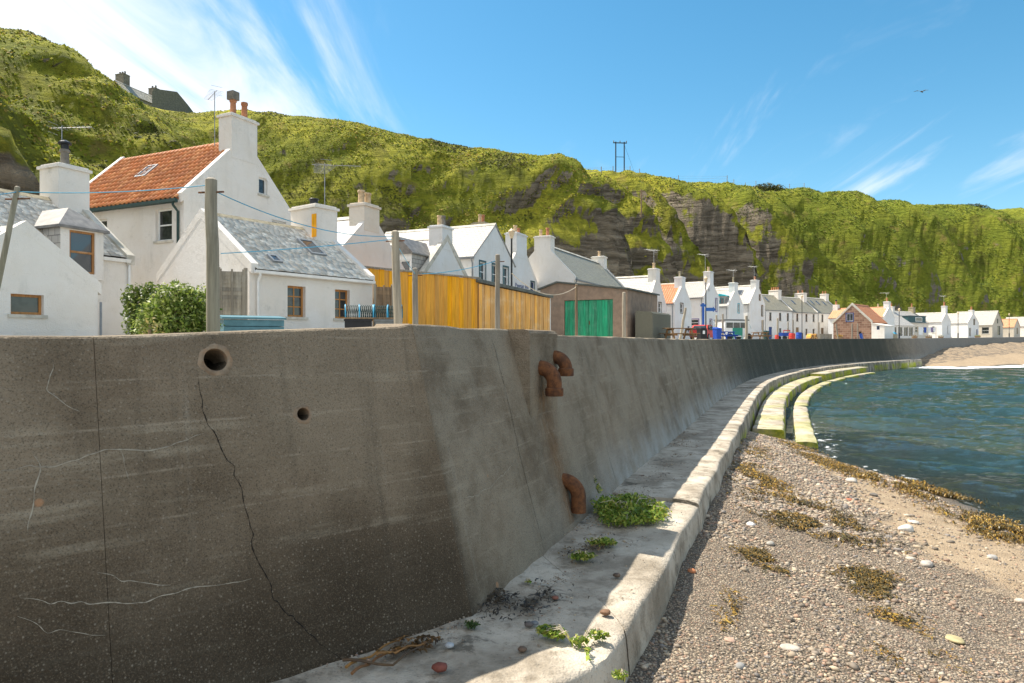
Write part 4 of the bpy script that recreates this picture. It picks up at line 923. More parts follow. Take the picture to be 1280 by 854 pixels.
# -- the houses behind the orange fence
h4 = G_house('white gable with twin buff chimney pots behind the low cottage', (-7.2, 25.0), (.42, .907), 6.8, 6, 2.25, 5.2, Gz, skew='F', skewmat='harl_white', chims=[('F', 1.02, .75, 5.75, [(-.2, .55, .15, 'pot_buff', None), (.22, .52, .15, 'pot_buff', None)], 'harl_cream')])
h5 = G_house('white gabled house with a slate-sided dormer and one chimney above the orange fence', (-4.76, 33.1), (.42, .907), 6.4, 7.5, 2.6, 5.5, 2.32, wall='harl_cool', skew='F', skewmat='coping', chims=[('F', 1.05, .8, 6.15, [(-.15, .55, .12, 'pot_buff', None), (.25, .6, .13, 'stone_grey', None)], 'harl_cool')], wins=[('F', 2.9, 3.05, .35, .35, dict(fmat='paint_teal', rows=1, sill=False))])
# dormer on its left slope
dormer(h5, None, 6.4, 2.6, 5.5, .35, 1.75, 2.7, 4.45, 5.2, .35, win=(.45, 1.6, 3.0, 4.1, 2, 2, 'white_paint'), sgn=-1, cheek='slate_far', front='white_paint')
h6 = G_house('tall pale gable house with dark blue window frames beside the lamp post', (-2.2, 39.25), (.42, .907), 5.6, 8, 4.95, 7.15, 2.36, wall='harl_cool', skew='', verge=.05, gut='L', wins=[('F', a, 4.15, .72, 1.15, dict(fmat='white_paint', surround='paint_darkteal', sill=False)) for a in (1.1, 2.75, 4.3)], chims=[(1.2, .85, .9, 7.6, [(-.25, .5, .12, 'pot_buff', None), (.25, .55, .12, 'pot_clay', None)], 'stone_buff', 1.35)])
h7 = G_house('white gable house with a broad chimney and painted inn lettering', (-.5, 45.3), (.42, .907), 5.6, 8, 4.2, 6.75, 2.4, wall='harl_cool', skew='F', skewmat='harl_white', chims=[('F', 1.75, .85, 7.55, [(-.1, .55, .15, 'pot_buff', None), (.22, .45, .13, 'pot_clay', None)], 'harl_cool')], wins=[('F', 4.75, 4.0, .62, .62, dict(fmat='paint_navy', surround='paint_darkteal', rows=1, sill=False))])
cu = bpy.data.curves.new('sign_lettering', 'FONT'); cu.body = 'Pennan Inn'; cu.size = .42; cu.extrude = .006; cu.align_x = 'CENTER'; to = bpy.data.objects.new('tmp', cu); COL.objects.link(to)
dg = bpy.context.evaluated_depsgraph_get(); tm = bpy.data.meshes.new_from_object(to.evaluated_get(dg)); bpy.data.objects.remove(to); tm.materials.clear(); tm.materials.append(MT['paint_navy'])
lt = bpy.data.objects.new('sign_lettering', tm); COL.objects.link(lt); lt.parent = h7; lt.location = (2.85, -.012, 3.75); lt.rotation_euler = (math.radians(90), 0, 0); lt.scale = (1.25, 1, 1)
h8 = P_house('long white house with slate roof and chimneys at both ends behind the garage', (4.47, 49.4), (.42, .907), 14.2, 4.9, 4.55, 7.1, 2.45, skew='FB', skewmat='harl_white', roof='slate_lichen', gut='R', chims=[('F', 1.3, .8, 7.75, [(-.22, .5, .13, 'pot_buff', None), (.2, .6, .14, 'pot_clay', None)], 'harl_white'), ('B', 1.2, .85, 7.75, [(0, .5, .13, 'pot_buff', None)], 'harl_white')], wins=[('R', 3, 3.3, .8, 1.2, WH), ('R', 8, 3.3, .8, 1.2, WH)])
# -- the row of gables further along
zz = lambda x, y: gz(x, y)
def row(label, corner, s, he, hr, top, Wd=5.0, D=8.0, zg=2.58, pots=((0, .5, .13, 'pot_clay', None),), **k):
    k.setdefault('skew', 'F'); k.setdefault('skewmat', 'harl_white')
    return G_house(label, corner, s, Wd, D, he, hr, zg, chims=[('F', k.pop('cw', 1.1), .8, top, list(pots), k.get('wall', 'harl_white'))], **k)
PW = dict(fmat='white_paint', surround='paint_purple', sill=False)
h9 = row('white gable cottage directly beyond the pebbledashed tank enclosure', (12.8, 64), (.53, .85), 3.2, 6.2, 6.95, zg=2.5, wins=[('F', 3.1, 3.2, .8, .95, dict(fmat='white_paint', surround='stone_grey'))], pots=((0, .55, .15, 'pot_buff', None),))
h10 = row('white gable cottage with an orange pantile roof behind the picnic table', (16.7, 70), (.56, .83), 3.8, 5.85, 6.65, zg=2.55, roof='pantile_far', wall='harl_cool', gut='L', wins=[('F', 2.0, 3.35, .85, .95, dict(fmat='white_paint', surround='stone_grey', sill=False)), ('F', 4.1, 1.2, .6, .6, dict(fmat='paint_navy', rows=1)), ('L', 1.0, 2.2, .5, .8, WH)], pots=((0, .6, .13, 'stone_buff', None),))
h11 = row('white gable house with purple window frames behind the red car', (22.2, 79), (.6, .8), 4.95, 6.85, 8.1, zg=2.6, wall='harl_cool', gut='L', wins=[('F', 1.6, 6.0, .4, .6, dict(fmat='paint_navy', rows=1, sill=False)), ('F', 4.0, 4.2, .55, 1.5, PW), ('F', 2.2, 2.0, .7, .8, PW), ('L', 1.2, 2.0, 1.1, .75, PW)], pots=((0, .55, .15, 'pot_buff', None),))
h12 = row('white gable house with a turquoise window', (27.9, 88), (.65, .76), 4.35, 6.6, 7.5, zg=2.65, wall='harl_cool', gut='L', wins=[('F', 3.3, 4.15, .55, 1.15, dict(fmat='white_paint', surround='paint_teal', sill=False))], pots=((0, .7, .12, 'stone_buff', None),))
dormer(h12, None, 5.0, 4.35, 6.6, .6, 1.9, 4.1, 5.7, 5.9, .2, win=(.7, 1.8, 4.4, 5.4, 2, 1, 'paint_teal'), sgn=-1, front='slate_far', roofm='paint_teal')
h13 = row('tallest white gable house with brown windows at the end of the gables', (33.8, 97), (.69, .72), 5.1, 7.8, 8.6, zg=2.7, wall='harl_cool', gut='L', wins=[('F', a, z, .5, hh, dict(fmat='timber_brown', sill=False, surround='timber_brown')) for a, z, hh in ((3.3, 6.1, .75), (4.1, 4.2, 1.5), (4.2, 2.1, 1.2))], pots=((0, .5, .15, 'pot_clay', 'cap'),))
skylight(h13, 5.0, 5.1, 7.8, 'L', 2.4, .9, 1.2, 1.0)
# terrace facing the bay
sT = Vector((.82, .57)).normalized(); f0 = Vector((41.5, 112)); TL = 7.6
for i, (lb, he_, hr_, rf) in enumerate((('pale blue-white terraced house at the near end of the terrace', 4.85, 7.55, 'slate_lichen'), ('middle pinkish white terraced house of the three', 4.7, 7.35, 'slate_lichen'), ('cream white terraced house at the far end of the terrace', 4.75, 7.5, 'slate_lichen'))):
    p = f0+sT*(TL+.05)*i; w = [('R', a, 3.75, .62, 1.35, dict(fmat='paint_darkteal' if i == 0 else 'timber_brown', sill=True, rows=2)) for a in (1.5, 4.2, 6.4)]+[('R', a, 1.3, .6, 1.1, dict(fmat='paint_darkteal' if i == 0 else 'timber_brown', rows=2)) for a in (4.2, 6.4)]
    t = P_house(lb, p, sT, TL, 6.0, he_, hr_, 2.78, wall=('harl_cool', 'harl_white', 'harl_white')[i], skew='B', skewmat='harl_white', roof=rf, gut='R', wins=w, doors=[('R', 1.5, 1.02, .9, 2.05, 'paint_navy' if i == 0 else 'timber_brown')], chims=[('B', 1.9 if i < 2 else 1.2, .9, hr_+.95, [(q, .5, .13, 'pot_clay', None) for q in ((-.33, -.11, .11, .33) if i == 0 else (-.25, .2))], 'harl_white')])
    skylight(t, 6.0, he_, hr_, 'R', 3.2, .8, .55, 1.0); (i == 2) and [skylight(t, 6.0, he_, hr_, 'R', y, .8, .55, 1.0) for y in (1.4, 5.2)]
# red stone cottage at the edge of the wall, with white side room
sC = Vector((.68, .73)).normalized()
hc = P_house('red stone gabled cottage with a navy window standing on the sea wall', (48.6, 92.3), sC, 7.4, 4.9, 2.3, 4.75, 2.74, wall='red_stone', roof='pantile_far', skew='F', skewmat='coping', wins=[('F', 2.15, 3.0, .85, 1.05, dict(fmat='white_paint', cols=2, rows=1, surround='paint_navy', sill=False))])
m = MB(); facade(m, [(4.9, -.4), (6.5, -.4), (6.5, 1.75), (4.9, 2.1)], [(5.55, 5.9, 1.25, 1.75)], frame_pts('F', 4.9, 7.4), .1); m.add([(6.5,0,-.4), (6.5,4.2,-.4), (6.5,4.2,1.75), (6.5,0,1.75)], [(0,1,2,3)]); m.hexa([(4.85,-.06,2.12), (6.6,-.06,1.74), (6.6,4.3,1.74), (4.85,4.3,2.12), (4.85,-.06,2.2), (6.6,-.06,1.82), (6.6,4.3,1.82), (4.85,4.3,2.2)]); sr = m.build('side_room', 'harl_white', hc, fix=False)
window(sr, frame_pts('F', 4.9, 7.4), 5.55, 5.9, 1.25, 1.75, 'paint_navy', 1, 1, .06, False)
r1 = row('white gable house with pale orange roof behind the stone cottage', (61.1, 112), (.72, .69), 3.5, 5.15, 6.1, zg=2.95, roof='pantile_pale', wall='harl_cool', pots=((0, .6, .14, 'pot_clay', None),), cw=.95, D=9)
pch = MB().box(2.0, 3.0, 8.2, 9.0, 4.5, 5.9).build('chimney', 'harl_white', r1); pot(pch, 2.5, 8.6, 5.9, .6, .17, 'pot_clay', 'cap')
skylight(r1, 5.0, 3.5, 5.15, 'L', 3.0, .7, .8, .8)
s2 = Vector((.85, .53)).normalized()
r2 = P_house('long low house with a dark box dormer beyond the stone cottage', (70.6, 126.5), s2, 12.5, 6.0, 3.0, 5.2, 3.0, wall='harl_cream', skew='B', wins=[('R', a, 1.7, 1.1, 1.1, WH) for a in (8.2, 10.8)], chims=[('F', 1.0, .7, 5.9, [(0, .6, .15, 'pot_buff', None)], 'harl_cool'), ('B', 1.0, .7, 6.2, [(0, .7, .15, 'pot_clay', None)], 'stone_buff'), (4.5, .9, .7, 6.1, [(0, .6, .15, 'pot_clay', None)], 'harl_white')])
m = MB(); m.box(4.0, 6.05, 5.0, 11.4, 3.0, 4.25); bd = m.build('dormer', 'paint_darkteal', r2); MB().box(3.4, 6.2, 4.9, 11.5, 4.252, 4.36).build('dormer_roof', 'lead', bd)
fbox(MB(), lambda a, z, d: (6.05-d, a, z), 7.6, 10.0, 3.25, 4.05, -.06, -.01).build('window', 'white_paint', bd); fbox(MB(), lambda a, z, d: (6.05-d, a, z), 7.75, 9.85, 3.35, 3.95, -.075, -.062).build('pane', 'sky_glass', bd)
pt = Vector((67.5, 121.5))   # glazed porch in front
rp = P_house('open glazed sun porch with grey roof on white posts near the stone cottage', pt, s2, 7.5, 4.6, 2.35, 4.0, 2.95, wall='harl_white', skew='', verge=.1, roof='slate_far', name='sun_porch', wins=[('R', a, 1.25, 1.5, 1.7, dict(fmat='white_paint', sill=False, cols=2, rows=1)) for a in (1.1, 3.0, 4.9, 6.6)])
rp['category'] = 'porch'
r3 = row('narrow white gable house with a tan side wall', (86.9, 138), (.8, .6), 3.1, 5.0, 6.4, Wd=4.4, zg=3.25, wall='harl_cool', pots=((0, .8, .16, 'pot_clay', None),), cw=.9, wins=[('F', 2.9, 1.6, .5, 1.7, WH), ('L', 1.6, 1.6, .5, 1.3, WH), ('L', 4.2, 1.6, .5, 1.3, WH)])
r4b = P_house('white house with a dark balcony dormer to the left of a gable', (97.0, 155.5), s2, 8.0, 6.0, 3.0, 5.4, 3.5, skew='', roof='slate_far', wins=[('R', 2.0, 1.4, 1.2, 1.2, WH), ('R', 5.0, 1.4, 1.6, 1.0, WH)])
m = MB(); m.box(4.4, 6.1, 2.6, 7.2, 3.0, 4.5); bd = m.build('dormer', 'black_plastic', r4b); fbox(MB(), lambda a, z, d: (6.1-d, a, z), 3.4, 4.6, 3.4, 4.3, -.06, -.01).build('window', 'timber_grey', bd); fbox(MB(), lambda a, z, d: (6.1-d, a, z), 5.0, 6.4, 3.4, 4.3, -.06, -.01).build('window', 'lead', bd)
r4 = row('white gable house with a navy upstairs window near the far end of the bay', (101.5, 152), (.85, .53), 3.0, 5.2, 5.95, Wd=5, zg=3.5, wall='harl_cool', pots=((0, .75, .17, 'pot_clay', None),), cw=.9, wins=[('F', 2.9, 3.3, .9, 1.4, dict(fmat='timber_brown', sill=False)), ('F', 4.2, 1.0, .7, 1.3, dict(fmat='paint_blue', sill=False)), ('F', 1.0, 1.0, .8, 1.9, dict(fmat='timber_grey', sill=False))])
r5 = G_house('wide gabled house with long pale slate roof at the far end of the bay', (119.6, 170), (.8, .6), 7.2, 9, 2.7, 6.2, 3.85, wall='harl_tan', skew='', verge=.15, wins=[('F', 3.6, 3.7, 1.0, 1.2, dict(fmat='paint_darkteal', sill=False)), ('F', 4.4, 1.3, 1.9, 2.3, dict(fmat='paint_darkteal', cols=2, sill=False)), ('L', 1.5, 1.3, 1.6, 1.7, WH), ('L', 4.5, 1.3, 1.6, 1.7, WH)])
r6 = G_house('small stone shed with a bright orange roof at the right edge', (136, 185), (.8, .6), 4.8, 7, 2.3, 4.5, 4.0, wall='harl_tan', roof='pantile_pale', skew='', verge=.1, wins=[('F', 2.6, 1.3, 1.0, 1.7, dict(fmat='timber_brown', sill=False))], name='shed'); r6['category'] = 'shed'
r7 = G_house('pale house cut off by the right edge of the view', (146, 190), (.8, .6), 6, 8, 2.6, 5.2, 4.1, wall='harl_white', skew='', verge=.1, wins=[('L', 1.4, 1.4, 1.0, 1.2, dict(fmat='red_paint'))])
# little white house back behind the tank
hx = G_house('white house set back with a clay pot chimney between the gables', (8.2, 70), (.5, .866), 5, 7, 3.2, 5.6, 2.5, skew='', verge=.05, chims=[('F', 1.0, .8, 6.3, [(0, .55, .15, 'pot_clay', None)], 'harl_white')])
# aerials on the far chimneys (parts of their houses)
for t, (x, y, z), h, yw in ((h11, (2.5, .8, 8.0), 2.2, 2.9), (h12, (2.5, .4, 7.6), 1.6, 2.9), (h13, (2.3, .4, 8.6), 2.0, 2.9), (r1, (2.5, .5, 6.0), 1.6, 2.7), (h9, (2.5, .4, 6.9), 1.9, 2.9), (r3, (2.2, .5, 6.3), 2.2, 3.0)):
    yagi(MB(), (x, y, z), h, yw, 1.3).build('aerial', 'aerial_far', t)
# hilltop house and barn
ph = at(181, 122, 112); hh = house('grey stone house with two chimneys on top of the hill', (ph.x-8.6, ph.y+3, ph.z-1.6), math.radians(-18), 5.0, 9.5, 2.9, 5.2, wall='stone_grey', roof='slate_lichen', skew='', verge=.1, chims=[(1.8, 1.8, 1.3, 7.2, [(a, .5, .16, 'stone_grey', None) for a in (-.3, 0, .3)], 'stone_grey', -1.0), (8.2, 1.5, 1.1, 7.0, [(a, .5, .16, 'stone_grey', None) for a in (-.25, .25)], 'stone_grey', -.6)], zdrop=4, name='hilltop_house')
pb = at(190, 134, 106); m = MB(); m.prism([(0, -4), (6.0, -4), (6.0, 1.3), (4.2, 3.6), (.4, 3.9), (0, 3.2)], 'y', 0, 6); bo = m.build('hilltop_barn', 'felt'); bo.location = (pb.x, pb.y, pb.z-.3); bo.scale = (.86, .86, .82); bo.rotation_euler = (0, 0, math.radians(12)); tag(bo, 'plain dark windowless barn beside the hilltop house', 'barn')
# ---------------------------------------------------------------- things on the street side
def gzz(x, y): return max(2.24, gz(x, y)) if y > 12 else 2.24
def wob_pole(m, base, top, r0, r1, n=10, seg=6, flat=0):
    b, t = Vector(base), Vector(top); P = [b.lerp(t, i/seg)+Vector((random.uniform(-1, 1), random.uniform(-1, 1), 0))*r0*.12*(0 < i < seg) for i in range(seg+1)]
    m.tube(P+[t+Vector((0, 0, r1*.35))], 0, n, rs=[r0+(r1-r0)*i/seg for i in range(seg+1)]+[r1*.55])
def drying_pole(label, px, pyt, Y, r, lean=(0, 0), mat='timber_grey', group='washing line poles', hooks=True):
    p = at(px, pyt, Y); g = gzz(p.x, Y); t = thing('washing_pole', label, 'pole', (p.x+lean[0], p.y+lean[1], g), 0, group); h = p.z-g
    m = MB(); wob_pole(m, (0, 0, -.25), (-lean[0], -lean[1], h), r*1.12, r*.95); m.build('post', mat, t, True)
    if hooks: MB().tube([(-lean[0]-.16, -lean[1], h-.16), (-lean[0]+.16, -lean[1], h-.15)], .012, 6).build('hook', 'rust', t)
    return Vector((p.x, p.y, p.z-.12))
pl = {}
for key, label, px, pyt, Y, r, lean in (('a', 'thin leaning grey pole in front of the outhouse at the left edge', 22, 234, 9.0, .035, (-.5, 0)), ('b', 'thick weathered pole standing in front of the leafy bush', 264, 225, 8.6, .075, (.03, 0)),
    ('c', 'tall weathered pole beside the lobster pots', 494, 290, 11.6, .068, (.06, 0)), ('d', 'short pale pole at the middle of the orange fence', 519, 336, 15.5, .065, (.0, 0)), ('e', 'tall pole in front of the larch shed', 622, 319, 16, .06, (0, 0)),
    ('f', 'thin brown pole in front of the green garage doors', 720.5, 356, 25, .05, (0, 0)), ('g', 'pale square-topped pole at the right of the garage doors', 780, 366, 29, .075, (0, 0)), ('h', 'leaning grey pole beyond the picnic table', 857, 385, 48, .09, (-.45, 0)),
    ('i', 'pole left of the white van', 895.5, 394, 60, .09, (0, 0)), ('j', 'pole in front of the white van', 903.5, 393, 62, .09, (0, 0)), ('k', 'stout pole right of the white van', 933, 395, 62, .12, (0, 0)), ('l', 'thin pole beside the tallest gable', 953.5, 400, 70, .07, (0, 0)),
    ('m', 'pole left of the red and blue trolley', 972, 398, 74, .1, (0, 0)), ('n', 'thin pole behind the red and blue trolley', 985, 403, 80, .08, (0, 0)), ('o', 'pole right of the red and blue trolley', 991.3, 400, 78, .08, (0, 0)), ('p', 'pole in front of the log pile', 1023.5, 403, 80, .08, (0, 0)),
    ('q', 'bent pole at the left foot of the stone cottage', 1045, 405, 80, .08, (.3, 0)), ('r', 'pale pole against the middle of the stone gable', 1065, 405, 86, .09, (0, 0)), ('s', 'pale pole beside the blue wheelbarrow', 1072, 405, 88, .08, (0, 0))):
    pl[key] = drying_pole(label, px, pyt, Y, r, lean, mat='timber_brown' if key == 'f' else 'timber_grey', hooks=Y < 20)
def rope(label, a, b, sag, r, mat, name='washing_line', cat='rope'):
    a, b = Vector(a), Vector(b); P = []
    for i in range(25):
        t = i/24; P.append(a.lerp(b, t)-Vector((0, 0, sag*4*t*(1-t))))
    return tag(MB().tube(P, r, 6).build(name, mat, None, True), label, cat)
rope('blue washing line from the leaning pole to the thick pole', pl['a']+Vector((0, 0, .06)), pl['b']+Vector((0, 0, .06)), .05, .0065, 'rope_blue')
rope('blue washing line running out of view at the far left', pl['a']+Vector((0, 0, .06)), at(-60, 243, 8), .03, .0065, 'rope_blue')
rope('blue washing line from the thick pole to the pole by the lobster pots', pl['b'], pl['c']+Vector((0, 0, .05)), .18, .0065, 'rope_blue')
rope('low blue washing line crossing the slate roof of the low cottage', at(276, 317, 10.5), pl['c'], .02, .007, 'rope_blue')
rope('blue line between the tall pole and the short pale pole', pl['c']-Vector((0, 0, .03)), pl['d'], .03, .0065, 'rope_blue')
rope('blue line from the short pale pole to the larch shed pole', pl['d'], pl['e'], .08, .008, 'rope_blue')
rope('slack buff rope hanging across the garage front', at(640, 342, 20), pl['f']+Vector((0, 0, .05)), .45, .012, 'rope_buff')
# bushes
def leaf_cloud(name, blobs, n, size, cols, mat, parent, seed, flat=0.0, thick=1):
    r = np.random.default_rng(seed); c = []; out = []
    wts = np.array([b[3]*b[4]*b[5] for b in blobs]); wts = wts/wts.sum()
    k = r.choice(len(blobs), n, p=wts); B = np.array(blobs)[k]; d = r.standard_normal((n, 3)); d /= np.linalg.norm(d, axis=1)[:, None]
    rad = r.random(n)**(.33)*r.uniform(.75, 1.08, n); P = B[:, :3]+d*rad[:, None]*B[:, 3:6]
    P = P[(P[:, 2] > 0)]; d = d[:len(P)]; n = len(P)
    nr = r.standard_normal((n, 3))*.6+(P-B[:n, :3])*0+np.array([0, 0, .5]); nr /= np.linalg.norm(nr, axis=1)[:, None]; t = np.cross(nr, r.standard_normal((n, 3))); t /= np.linalg.norm(t, axis=1)[:, None]; s = np.cross(nr, t)
    L2 = size*r.uniform(.6, 1.3, (n, 1)); w2 = L2*r.uniform(.36, .5, (n, 1)); mid = P+nr*L2*.10
    V_ = np.stack([P-t*L2*.5, mid+s*w2*.5, P+t*L2*.5, mid-s*w2*.5], 1).reshape(-1, 3); C_ = np.array(cols)[r.integers(len(cols), size=n)]*r.uniform(.75, 1.25, (n, 1))
    i = np.arange(n)*4; T_ = np.concatenate([np.stack([i, i+1, i+3], 1), np.stack([i+1, i+2, i+3], 1)])
    return tag(npmesh(name, V_, T_, mat, parent, col=np.repeat(C_, 4, 0)), kind='stuff')
def bush(label, loc, blobs, n, size, cols, seed, name='bush'):
    t = thing(name, label, 'bush', loc); leaf_cloud('foliage', blobs, n, size, cols, 'leaves', t, seed); m = MB()
    for b in blobs: m.tube([(b[0]*.3, b[1]*.3, -.05), (b[0]*.6, b[1]*.6, b[2]*.5), (b[0], b[1], b[2]+b[5]*.4)], 0, 6, rs=[.03, .022, .008])
    m.build('stems', 'timber_brown', t); return t
GC = [(.14,.21,.03), (.21,.28,.04), (.30,.36,.08), (.08,.13,.022), (.38,.42,.14)]
p = at(222, 412, 13.0); bush('rounded glossy green bush left of the thick pole', (p.x, p.y, 2.24), [(0,0,.6,.66,.6,.58), (.3,.1,.88,.44,.4,.40), (-.38,-.05,.5,.45,.4,.45), (.05,-.2,1.0,.38,.34,.32), (.5,0,.45,.35,.35,.4)], 6500, .10, GC, 3)
p = at(178, 412, 14.2); bush('taller loose bush against the white house wall', (p.x, p.y, 2.24), [(0,0,.6,.38,.35,.6), (-.2,.05,1.05,.26,.26,.36), (.2,0,1.1,.3,.26,.32), (.32,.1,.6,.34,.3,.5)], 3600, .10, [(.10,.15,.03), (.15,.20,.035), (.07,.11,.02), (.2,.24,.05)], 4)
p = at(150, 418, 6.5); bush('wispy dry plant growing on top of the sea wall', (-3.05, 5.75, 2.36), [(0,0,.12,.12,.08,.14)], 90, .05, [(.4,.32,.12), (.2,.22,.05)], 6, 'wall_plant')
# fence panels of brown boards
def lap_panel(label, a, b, z0, z1, slat=.12, mat='timber_grey', post=.09, vertical=False, name='fence_panel', th=.02, capm=None):
    a, b = Vector(a), Vector(b); d = (b-a); Lw = d.length; t = thing(name, label, 'fence', (a.x, a.y, z0), math.atan2(d.y, d.x)); H = z1-z0
    if vertical:
        k = int(Lw/slat)
        for i in range(k):
            dz = random.uniform(-.012, .012); o = MB().box(i*Lw/k+.004, (i+1)*Lw/k-.004, -.012 if i % 2 else 0, th if i % 2 else th+.012, -.1, H+dz).build('board', mat, t)
    else:
        k = int(H/slat)
        for i in range(k): MB().hexa([(0,-.012,i*slat), (Lw,-.012,i*slat), (Lw,.004,i*slat), (0,.004,i*slat), (0,0,(i+1)*slat+.015), (Lw,0,(i+1)*slat+.015), (Lw,.016,(i+1)*slat+.015), (0,.016,(i+1)*slat+.015)]).build('slat', mat, t)
        for x in (0, Lw/2, Lw): MB().box(x-.025, x+.025, -.05, -.014, 0, H+.02).build('batten', mat, t)
    if post:
        for x in (-post*.6, Lw+post*.6): MB().box(x-post/2, x+post/2, -.06, post-.06, -.3, H+.06).build('post', 'timber_grey', t)
    if capm: MB().box(-.06, Lw+.06, -.06, .09, H+.014, H+.075).build('capping', capm, t)
    return t
a = at(276, 398, 18.3); b = at(304, 398, 18.5); lap_panel('weathered grey lap fence panel against the low cottage gable', (a.x, a.y), (b.x, b.y), 2.28, 4.33, .105, post=.10)
a = at(470, 400, 22.6); b = at(489, 400, 22.8); lap_panel('small brown lap fence panel at the right of the low cottage', (a.x, a.y), (b.x, b.y), 2.28, 4.25, .12, 'timber_brown', post=.08)
a = at(455, 400, 24.0); b = at(598.5, 400, 28.2); lap_panel('tall orange stained board fence', (a.x, a.y), (b.x, b.y), 2.26, 4.98, .215, 'timber_orange', post=0, vertical=True, name='board_fence', capm='timber_grey')
# larch shed
a = at(598.6, 400, 28.1); b = at(687, 400, 33.2); d = Vector((b.x-a.x, b.y-a.y)); Ls = d.length; sh = thing('board_shed', 'pale larch board shed with a dark felt roof beside the orange fence', 'shed', (a.x, a.y, 2.26), math.atan2(d.y, d.x))
k = 29
for i in range(k):
    x0, x1 = i*Ls/k+.006, (i+1)*Ls/k-.006; h0 = 2.52-.28*i/k; MB().box(x0, x1, 0 if i % 2 else -.018, .02, -.1, h0).build('board', 'timber_larch', sh)
MB().hexa([(0,.03,-.1), (Ls,.03,-.1), (Ls,3,-.1), (0,3,-.1), (0,.03,2.5), (Ls,.03,2.22), (Ls,3,2.4), (0,3,2.68)]).build('wall', 'timber_brown', sh)
MB().hexa([(-.1,-.14,2.56), (Ls+.15,-.14,2.26), (Ls+.15,3.1,2.46), (-.1,3.1,2.76), (-.1,-.14,2.70), (Ls+.15,-.14,2.40), (Ls+.15,3.1,2.60), (-.1,3.1,2.90)]).build('roof', 'felt', sh, bevel=.02)
MB().box(Ls-.002, Ls+.05, -.03, .06, -.1, 2.24).build('corner_trim', 'white_paint', sh)
# garage: front faces back along the street
sg = Vector((.48, .877)).normalized(); ng = Vector((sg.y, -sg.x)); fr = Vector((6.42, 38.0)); Wg, Dg = 5.4, 5.7; cg = fr-ng*Wg; zg = gz(6.4, 38)
ga = thing('garage', 'brown rendered garage with green double doors', 'garage', (cg.x, cg.y, zg-.02), dirang(sg)-math.pi/2); xA = 1.1
m = MB(); facade(m, [(0,-.3), (Wg,-.3), (Wg,2.92), (xA,3.46), (0,3.12)], [(1.55, 4.55, .02, 2.42)], frame_pts('F', Wg, Dg), .12); facade(m, [(0,-.3), (Dg,-.3), (Dg,2.92), (0,2.92)], [], frame_pts('R', Wg, Dg)); facade(m, [(0,-.3), (Dg,-.3), (Dg,3.12), (0,3.12)], [], frame_pts('L', Wg, Dg)); facade(m, [(0,-.3), (Wg,-.3), (Wg,2.92), (xA,3.46), (0,3.12)], [], frame_pts('B', Wg, Dg)); m.build('wall', 'render_brown', ga, fix=False)
m = MB(); o = .12
for (x0, z0, x1, z1) in ((-o, 3.09, xA, 3.47), (xA, 3.47, Wg+o, 2.92)): m.hexa([(x0,-o,z0), (x1,-o,z1), (x1,Dg+o,z1), (x0,Dg+o,z0), (x0,-o,z0+.09), (x1,-o,z1+.09), (x1,Dg+o,z1+.09), (x0,Dg+o,z0+.09)])
m.build('roof', 'felt', ga)
for lf in (0, 1):
    x0 = 1.56+lf*1.495; lfm = MB().box(x0+.01, x0+1.485, .10, .12, .04, 2.40).build('door', 'green_boards', ga); nb = 9
    for i in range(nb): MB().box(x0+.012+i*1.47/nb, x0+.004+(i+1)*1.47/nb, .075+.006*(i % 2), .098, .04, 2.40+random.uniform(-.015, .005)).build('board', 'green_boards', lfm)
    if lf: MB().box(x0+.03, x0+.07, .045, .07, 1.0, 1.22).build('handle', 'rust', lfm)
# pebbledashed tank enclosure
a = at(787, 420, 38.0); te = thing('tank_enclosure', 'speckled pebbledashed block wall in front of the garage side', 'wall', (a.x+.35, a.y+.2, gz(a.x, a.y)-.05), dirang(sg)-math.pi/2)
MB().prism([(0,-.2), (1.0,-.2), (1.0,1.62), (.9,1.72), (.1,1.78), (0,1.7)], 'y', 0, 3.6).build('enclosure', 'pebbledash', te)
# picnic table
def picnic(label, loc, rz, mats, L_=1.75, group=None):
    t = thing('picnic_table', label, 'picnic table', loc, rz, group)
    for i in range(5): MB().box(-L_/2, L_/2, -.36+i*.147, -.36+i*.147+.135, .70, .74).build('table_board', mats, t, bevel=.006)
    for sy in (-1, 1):
        for i in range(2): MB().box(-L_/2, L_/2, sy*(.62+i*.135)-.06, sy*(.62+i*.135)+.06, .41, .45).build('seat_board', mats, t, bevel=.006)
    for x in (-L_*.34, L_*.34):
        for sy in (-1, 1): MB().bar((x, sy*.26, .70), (x, sy*.60, 0), .05, .10, (1, 0, 0)).build('leg', mats, t)
        MB().bar((x+.06, -.76, .36), (x+.06, .76, .36), .05, .10).build('cross_beam', mats, t); MB().bar((x+.06, -.34, .65), (x+.06, .34, .65), .05, .08).build('cross_beam', mats, t)
    return t
p = at(849, 422, 38.2); picnic('brown wooden picnic table on the sea wall beyond the garage', (p.x, p.y, gz(p.x, p.y)+.02), .25, 'timber_bench', 1.7)
p = at(908, 423, 60); picnic('blue picnic table in front of the white van', (p.x, p.y, gz(p.x, p.y)+.02), .5, 'blue_plastic', 1.6)
p = at(950, 423, 68); picnic('dark picnic table by the tallest gable', (p.x, p.y, gz(p.x, p.y)+.02), .5, 'timber_bench', 1.7)
